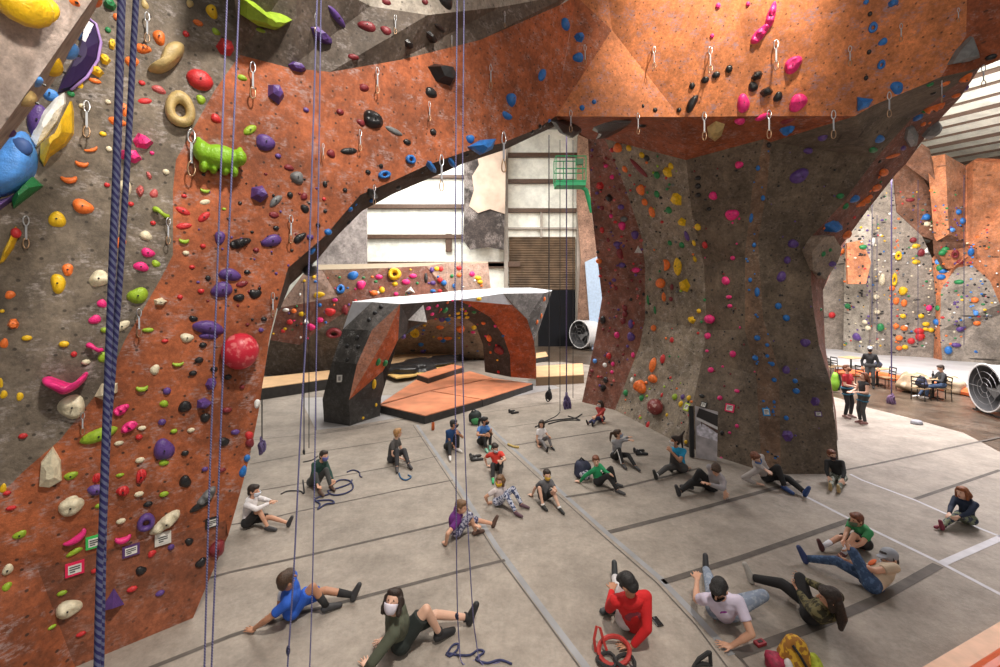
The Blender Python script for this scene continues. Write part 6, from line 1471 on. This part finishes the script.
bt2 = obj('bottle', tube([G(933,398)+V((0,0,.77)), G(933,398)+V((0,0,.93)), G(933,398)+V((0,0,.97)), G(933,398)+V((0,0,1.05))], [.04,.04,.02,.018], 10), mat('black_bottle', (.01,.01,.012), .3)); tag(bt2, 'black bottle standing on the cafe table in front of the seated person', 'bottle')
# crumpled canvas bundles beyond the table
M_CAN = camo('crumpled_canvas', (.30,.22,.14), (.52,.42,.30), 3, .5)
for (px, py, sx, sy, sz, lab) in ((915,392,.62,.5,.42,'large crumpled beige canvas bundle on the concrete behind the left cafe chair'),(954,393,.32,.35,.36,'smaller crumpled tan canvas bundle behind the seated person')):
    tag(smooth(obj('canvas_bundle', blob(G(px, py)+V((0,0,sz*.8)), (sx,sy,sz), int(px), .2, 24, 16), M_CAN)), lab, 'canvas')
# ---------------------------------------------------------------- drum fans
def drum_fan(label, c, r, d, yaw, mdrum, body_len):
    g = G(*c); t = thing('drum_fan', label, 'fan', tuple(g)); M = Matrix.Rotation(yaw, 3, 'Z'); ax = M @ V((0,-1,0)); sd = M @ V((1,0,0)); cz = g+V((0,0,r*1.12))
    def cp(a, rad, off): return cz+(sd*math.cos(a)+V((0,0,1))*math.sin(a))*rad+ax*off
    bm = bmesh.new(); N_ = 36; prof = [(r*.95,body_len/2),(r,body_len/2+.02),(r*1.02,body_len/2),(r*.97,body_len/2-.06),(r*.97,-body_len/2)]
    rows = [[bm.verts.new(cp(2*PI*k/N_, a, o_)) for k in range(N_)] for a, o_ in prof]
    for p_, q_ in zip(rows, rows[1:]):
        for k in range(N_): bm.faces.new((p_[k], p_[(k+1) % N_], q_[(k+1) % N_], q_[k]))
    bmesh.ops.recalc_face_normals(bm, faces=bm.faces); smooth(obj('drum', bm, mdrum, t))
    bm = bmesh.new(); rows = [[bm.verts.new(cp(2*PI*k/N_, r*.95, o_)) for k in range(N_)] for o_ in (body_len/2-.005, -body_len/2)]
    for k in range(N_): bm.faces.new((rows[0][k], rows[0][(k+1) % N_], rows[1][(k+1) % N_], rows[1][k]))
    smooth(obj('inner_shroud', bm, mat('fan_inner', (.10,.10,.105), .45), t))
    bm = bmesh.new(); bm.faces.new([bm.verts.new(cp(2*PI*k/N_, r*.95, -body_len*.25)) for k in range(N_)]); obj('rear_panel', bm, mat('fan_dark', (.07,.07,.075), .5), t)
    for k in range(4):
        bm = bmesh.new(); a = 2*PI*k/4+.5; vs = [cp(a-.10, r*.15, .0), cp(a-.38, r*.85, .08), cp(a+.22, r*.85, -.06), cp(a+.25, r*.15, -.03)]
        bm.faces.new([bm.verts.new(v) for v in vs]); ob_ = obj('fan_blade', bm, mat('fan_blade_grey', (.40,.40,.41), .4, metal=.4), t)
    bm = bmesh.new(); add_cone(bm, cz+ax*.10, cz-ax*.15, r*.16, r*.18, 14, (True, True)); obj('hub', bm, mat('fan_hub', (.25,.25,.26), .4), t)
    bm = bmesh.new()
    for q in (1, .72, .44, .22): add_tube(bm, [cp(2*PI*k/28, r*.93*q, body_len/2+.01) for k in range(28)], .004*max(1, r/.5), 4, True)
    for k in range(6): add_tube(bm, [cp(2*PI*k/6, r*.2, body_len/2+.01), cp(2*PI*k/6, r*.93, body_len/2+.01)], .004*max(1, r/.5), 4)
    obj('guard_grille', bm, mat('grille_grey', (.28,.28,.29), .4, metal=.5), t)
    bm = bmesh.new()
    for sgn in (-1, 1):
        for off in (-body_len*.35, body_len*.35): add_tube(bm, [cz+sd*sgn*r*.75+ax*off-V((0,0,r*.6)), g+sd*sgn*r*.8+ax*off+V((0,0,.03))], .03*max(1, r*1.1), 6)
        add_tube(bm, [g+sd*sgn*r*.8-ax*body_len*.45+V((0,0,.035)), g+sd*sgn*r*.8+ax*body_len*.45+V((0,0,.035))], .03*max(1, r*1.1), 6)
    for off in (-body_len*.4, body_len*.4): add_tube(bm, [g-sd*r*.8+ax*off+V((0,0,.035)), g+sd*r*.8+ax*off+V((0,0,.035))], .03*max(1, r*1.1), 6)
    obj('stand', bm, M_BM, t)
M_DRW = mat('white_drum', (.72,.72,.73), .4, var=.06)
drum_fan('large white drum fan on the concrete at the right edge', (1004,416), .80, .9, -1.92, M_DRW, .95)
drum_fan('white drum fan far back in front of the speckled panel, left of the pillar', (587,349), 1.02, 1, -.95, M_DRW, 1.6)
# ---------------------------------------------------------------- green boom lift basket
lf = thing('boom_lift', 'green boom lift basket raised high in front of the back wall, left of the pillar', 'lift', tuple(P(571,182,28)))
M_GRN = mat('lift_green', (.01,.26,.10), .5)
def lb_(p): return P(p[0], p[1], 28)
bm = bmesh.new(); a0, a1 = P(556,181,28), P(586,181,28); dp = V((0,1.1,0)); z1 = P(556,156,28).z-a0.z
for zz in (0, z1*.5, z1):
    add_tube(bm, [a0+V((0,0,zz)), a1+V((0,0,zz)), a1+dp+V((0,0,zz)), a0+dp+V((0,0,zz))], .04, 6, True)
for k in range(4):
    q = a0.lerp(a1, k/3)
    for dd in (V(), dp): add_tube(bm, [q+dd, q+dd+V((0,0,z1))], .035, 6)
obj('railing', bm, M_GRN, lf)
obj('basket_floor', box((a0+a1)/2+dp/2+V((0,0,-.1)), ((a1-a0).length,1.1,.35)), M_GRN, lf)
obj('control_box', box(a1+V((-.4,.2,z1*.8)), (.5,.3,.4), None, .04), mat('lift_box', (.06,.16,.09), .5), lf)
obj('boom_arm', tube([a1+V((-.2,.9,-.1)), P(586,190,29.0), P(592,212,29.6)], .16, 8), M_GRN, lf)
# ---------------------------------------------------------------- orange barrier at the bottom right
bx = thing('padded_barrier', 'tan and orange padded barrier crossing the bottom right corner', 'barrier', tuple(G(980,655)))
u0, u1 = G(946,668), G(1000,635); dr = (u1-u0).normalized(); nr = V((dr.y, -dr.x, 0))
w0, w1 = u0-dr*1.0, u1+dr*1.6
obj('wood_ledge', prism([w0, w1, w1+nr*.19, w0+nr*.19], .16), mat('peach_wood', (.72,.40,.22), .5), bx)
obj('orange_padding', tube([w0+nr*.30+V((0,0,.12)), w1+nr*.30+V((0,0,.12))], .125, 14), mat('orange_padding_vinyl', (.72,.11,.02), .45), bx)
st_ = prism([w0+nr*.42, w1+nr*.42, w1+nr*2.5, w0+nr*2.5], .02); struct('trim_95', st_, M_CONC)
# ---------------------------------------------------------------- light
W = bpy.data.worlds.new('hall'); S.world = W; W.use_nodes = True
bgn = W.node_tree.nodes['Background']; bgn.inputs[0].default_value = (1.0,.95,.90,1); bgn.inputs[1].default_value = .29
def area(name, loc, tgt, size, power, col=(1,.92,.82), sy=None):
    l = bpy.data.lights.new(name, 'AREA'); l.energy = power; l.color = col; l.size = size
    if sy: l.shape = 'RECTANGLE'; l.size_y = sy
    o = bpy.data.objects.new(name, l); COL.objects.link(o); o.location = loc
    o.rotation_euler = (V(tgt)-V(loc)).to_track_quat('-Z', 'Y').to_euler(); return o
def spot(name, loc, tgt, power, ang, blend, col=(1,.88,.72), r=.15):
    l = bpy.data.lights.new(name, 'SPOT'); l.energy = power; l.color = col; l.spot_size = math.radians(ang); l.spot_blend = blend; l.shadow_soft_size = r
    o = bpy.data.objects.new(name, l); COL.objects.link(o); o.location = loc; o.rotation_euler = (V(tgt)-V(loc)).to_track_quat('-Z', 'Y').to_euler(); return o
area('hall_light', (-6,24,16.6), (-6,24,0), 10, 2900, (1,.97,.92))
area('hall_light', (2,16,16.5), (0,14,0), 7, 1900, (1,.95,.88))
area('hall_light', (15,16,13.0), (13,15,0), 6, 4400, (1,.95,.96))
area('hall_light', (9,9.5,10.5), (8.5,9,0), 3, 1100, (1,.94,.94))
area('added_roof_fill', (21,17,9), (23,20,14), 4, 420, (1,.97,.9))  # added uplight to brighten the roof, not a lamp of the hall
spot('key_spot', (1.6,.8,11.8), (-3.9,5.2,1.6), 4700, 76, .6, (1,.92,.82), .4)
area('fill_light', (3,-3,6), (-1,7,0), 3, 100, (1,.93,.85))
area('added_pad_fill', (-1.5,16.5,8.5), (-4,24,.5), 1.5, 420, (1,.93,.82))  # added to brighten the tan pad behind the boulder, no real fixture
area('wash_light', (-6,28,14), (-3,33,8), 5, 460, (1,.99,.95))
area('far_wall_light', (13,17,12), (18,24.5,6), 3, 1250, (1,.88,.75))
spot('face_spot', (4.6,5.6,11.6), (4.6,8.0,10.3), 1900, 76, .7)
area('face_wash', (4.5,3.5,6.5), (4.5,8.5,8.8), 2, 55, (1,.88,.74))
spot('corner_spot', (.5,.2,5.9), (-2.9,2.5,5.5), 520, 36, .6)
S.view_settings.view_transform = 'Standard'
try: S.view_settings.look = 'None'
except Exception: pass
S.view_settings.exposure = 0.0
S.cycles.max_bounces = 5; S.cycles.use_denoising = True
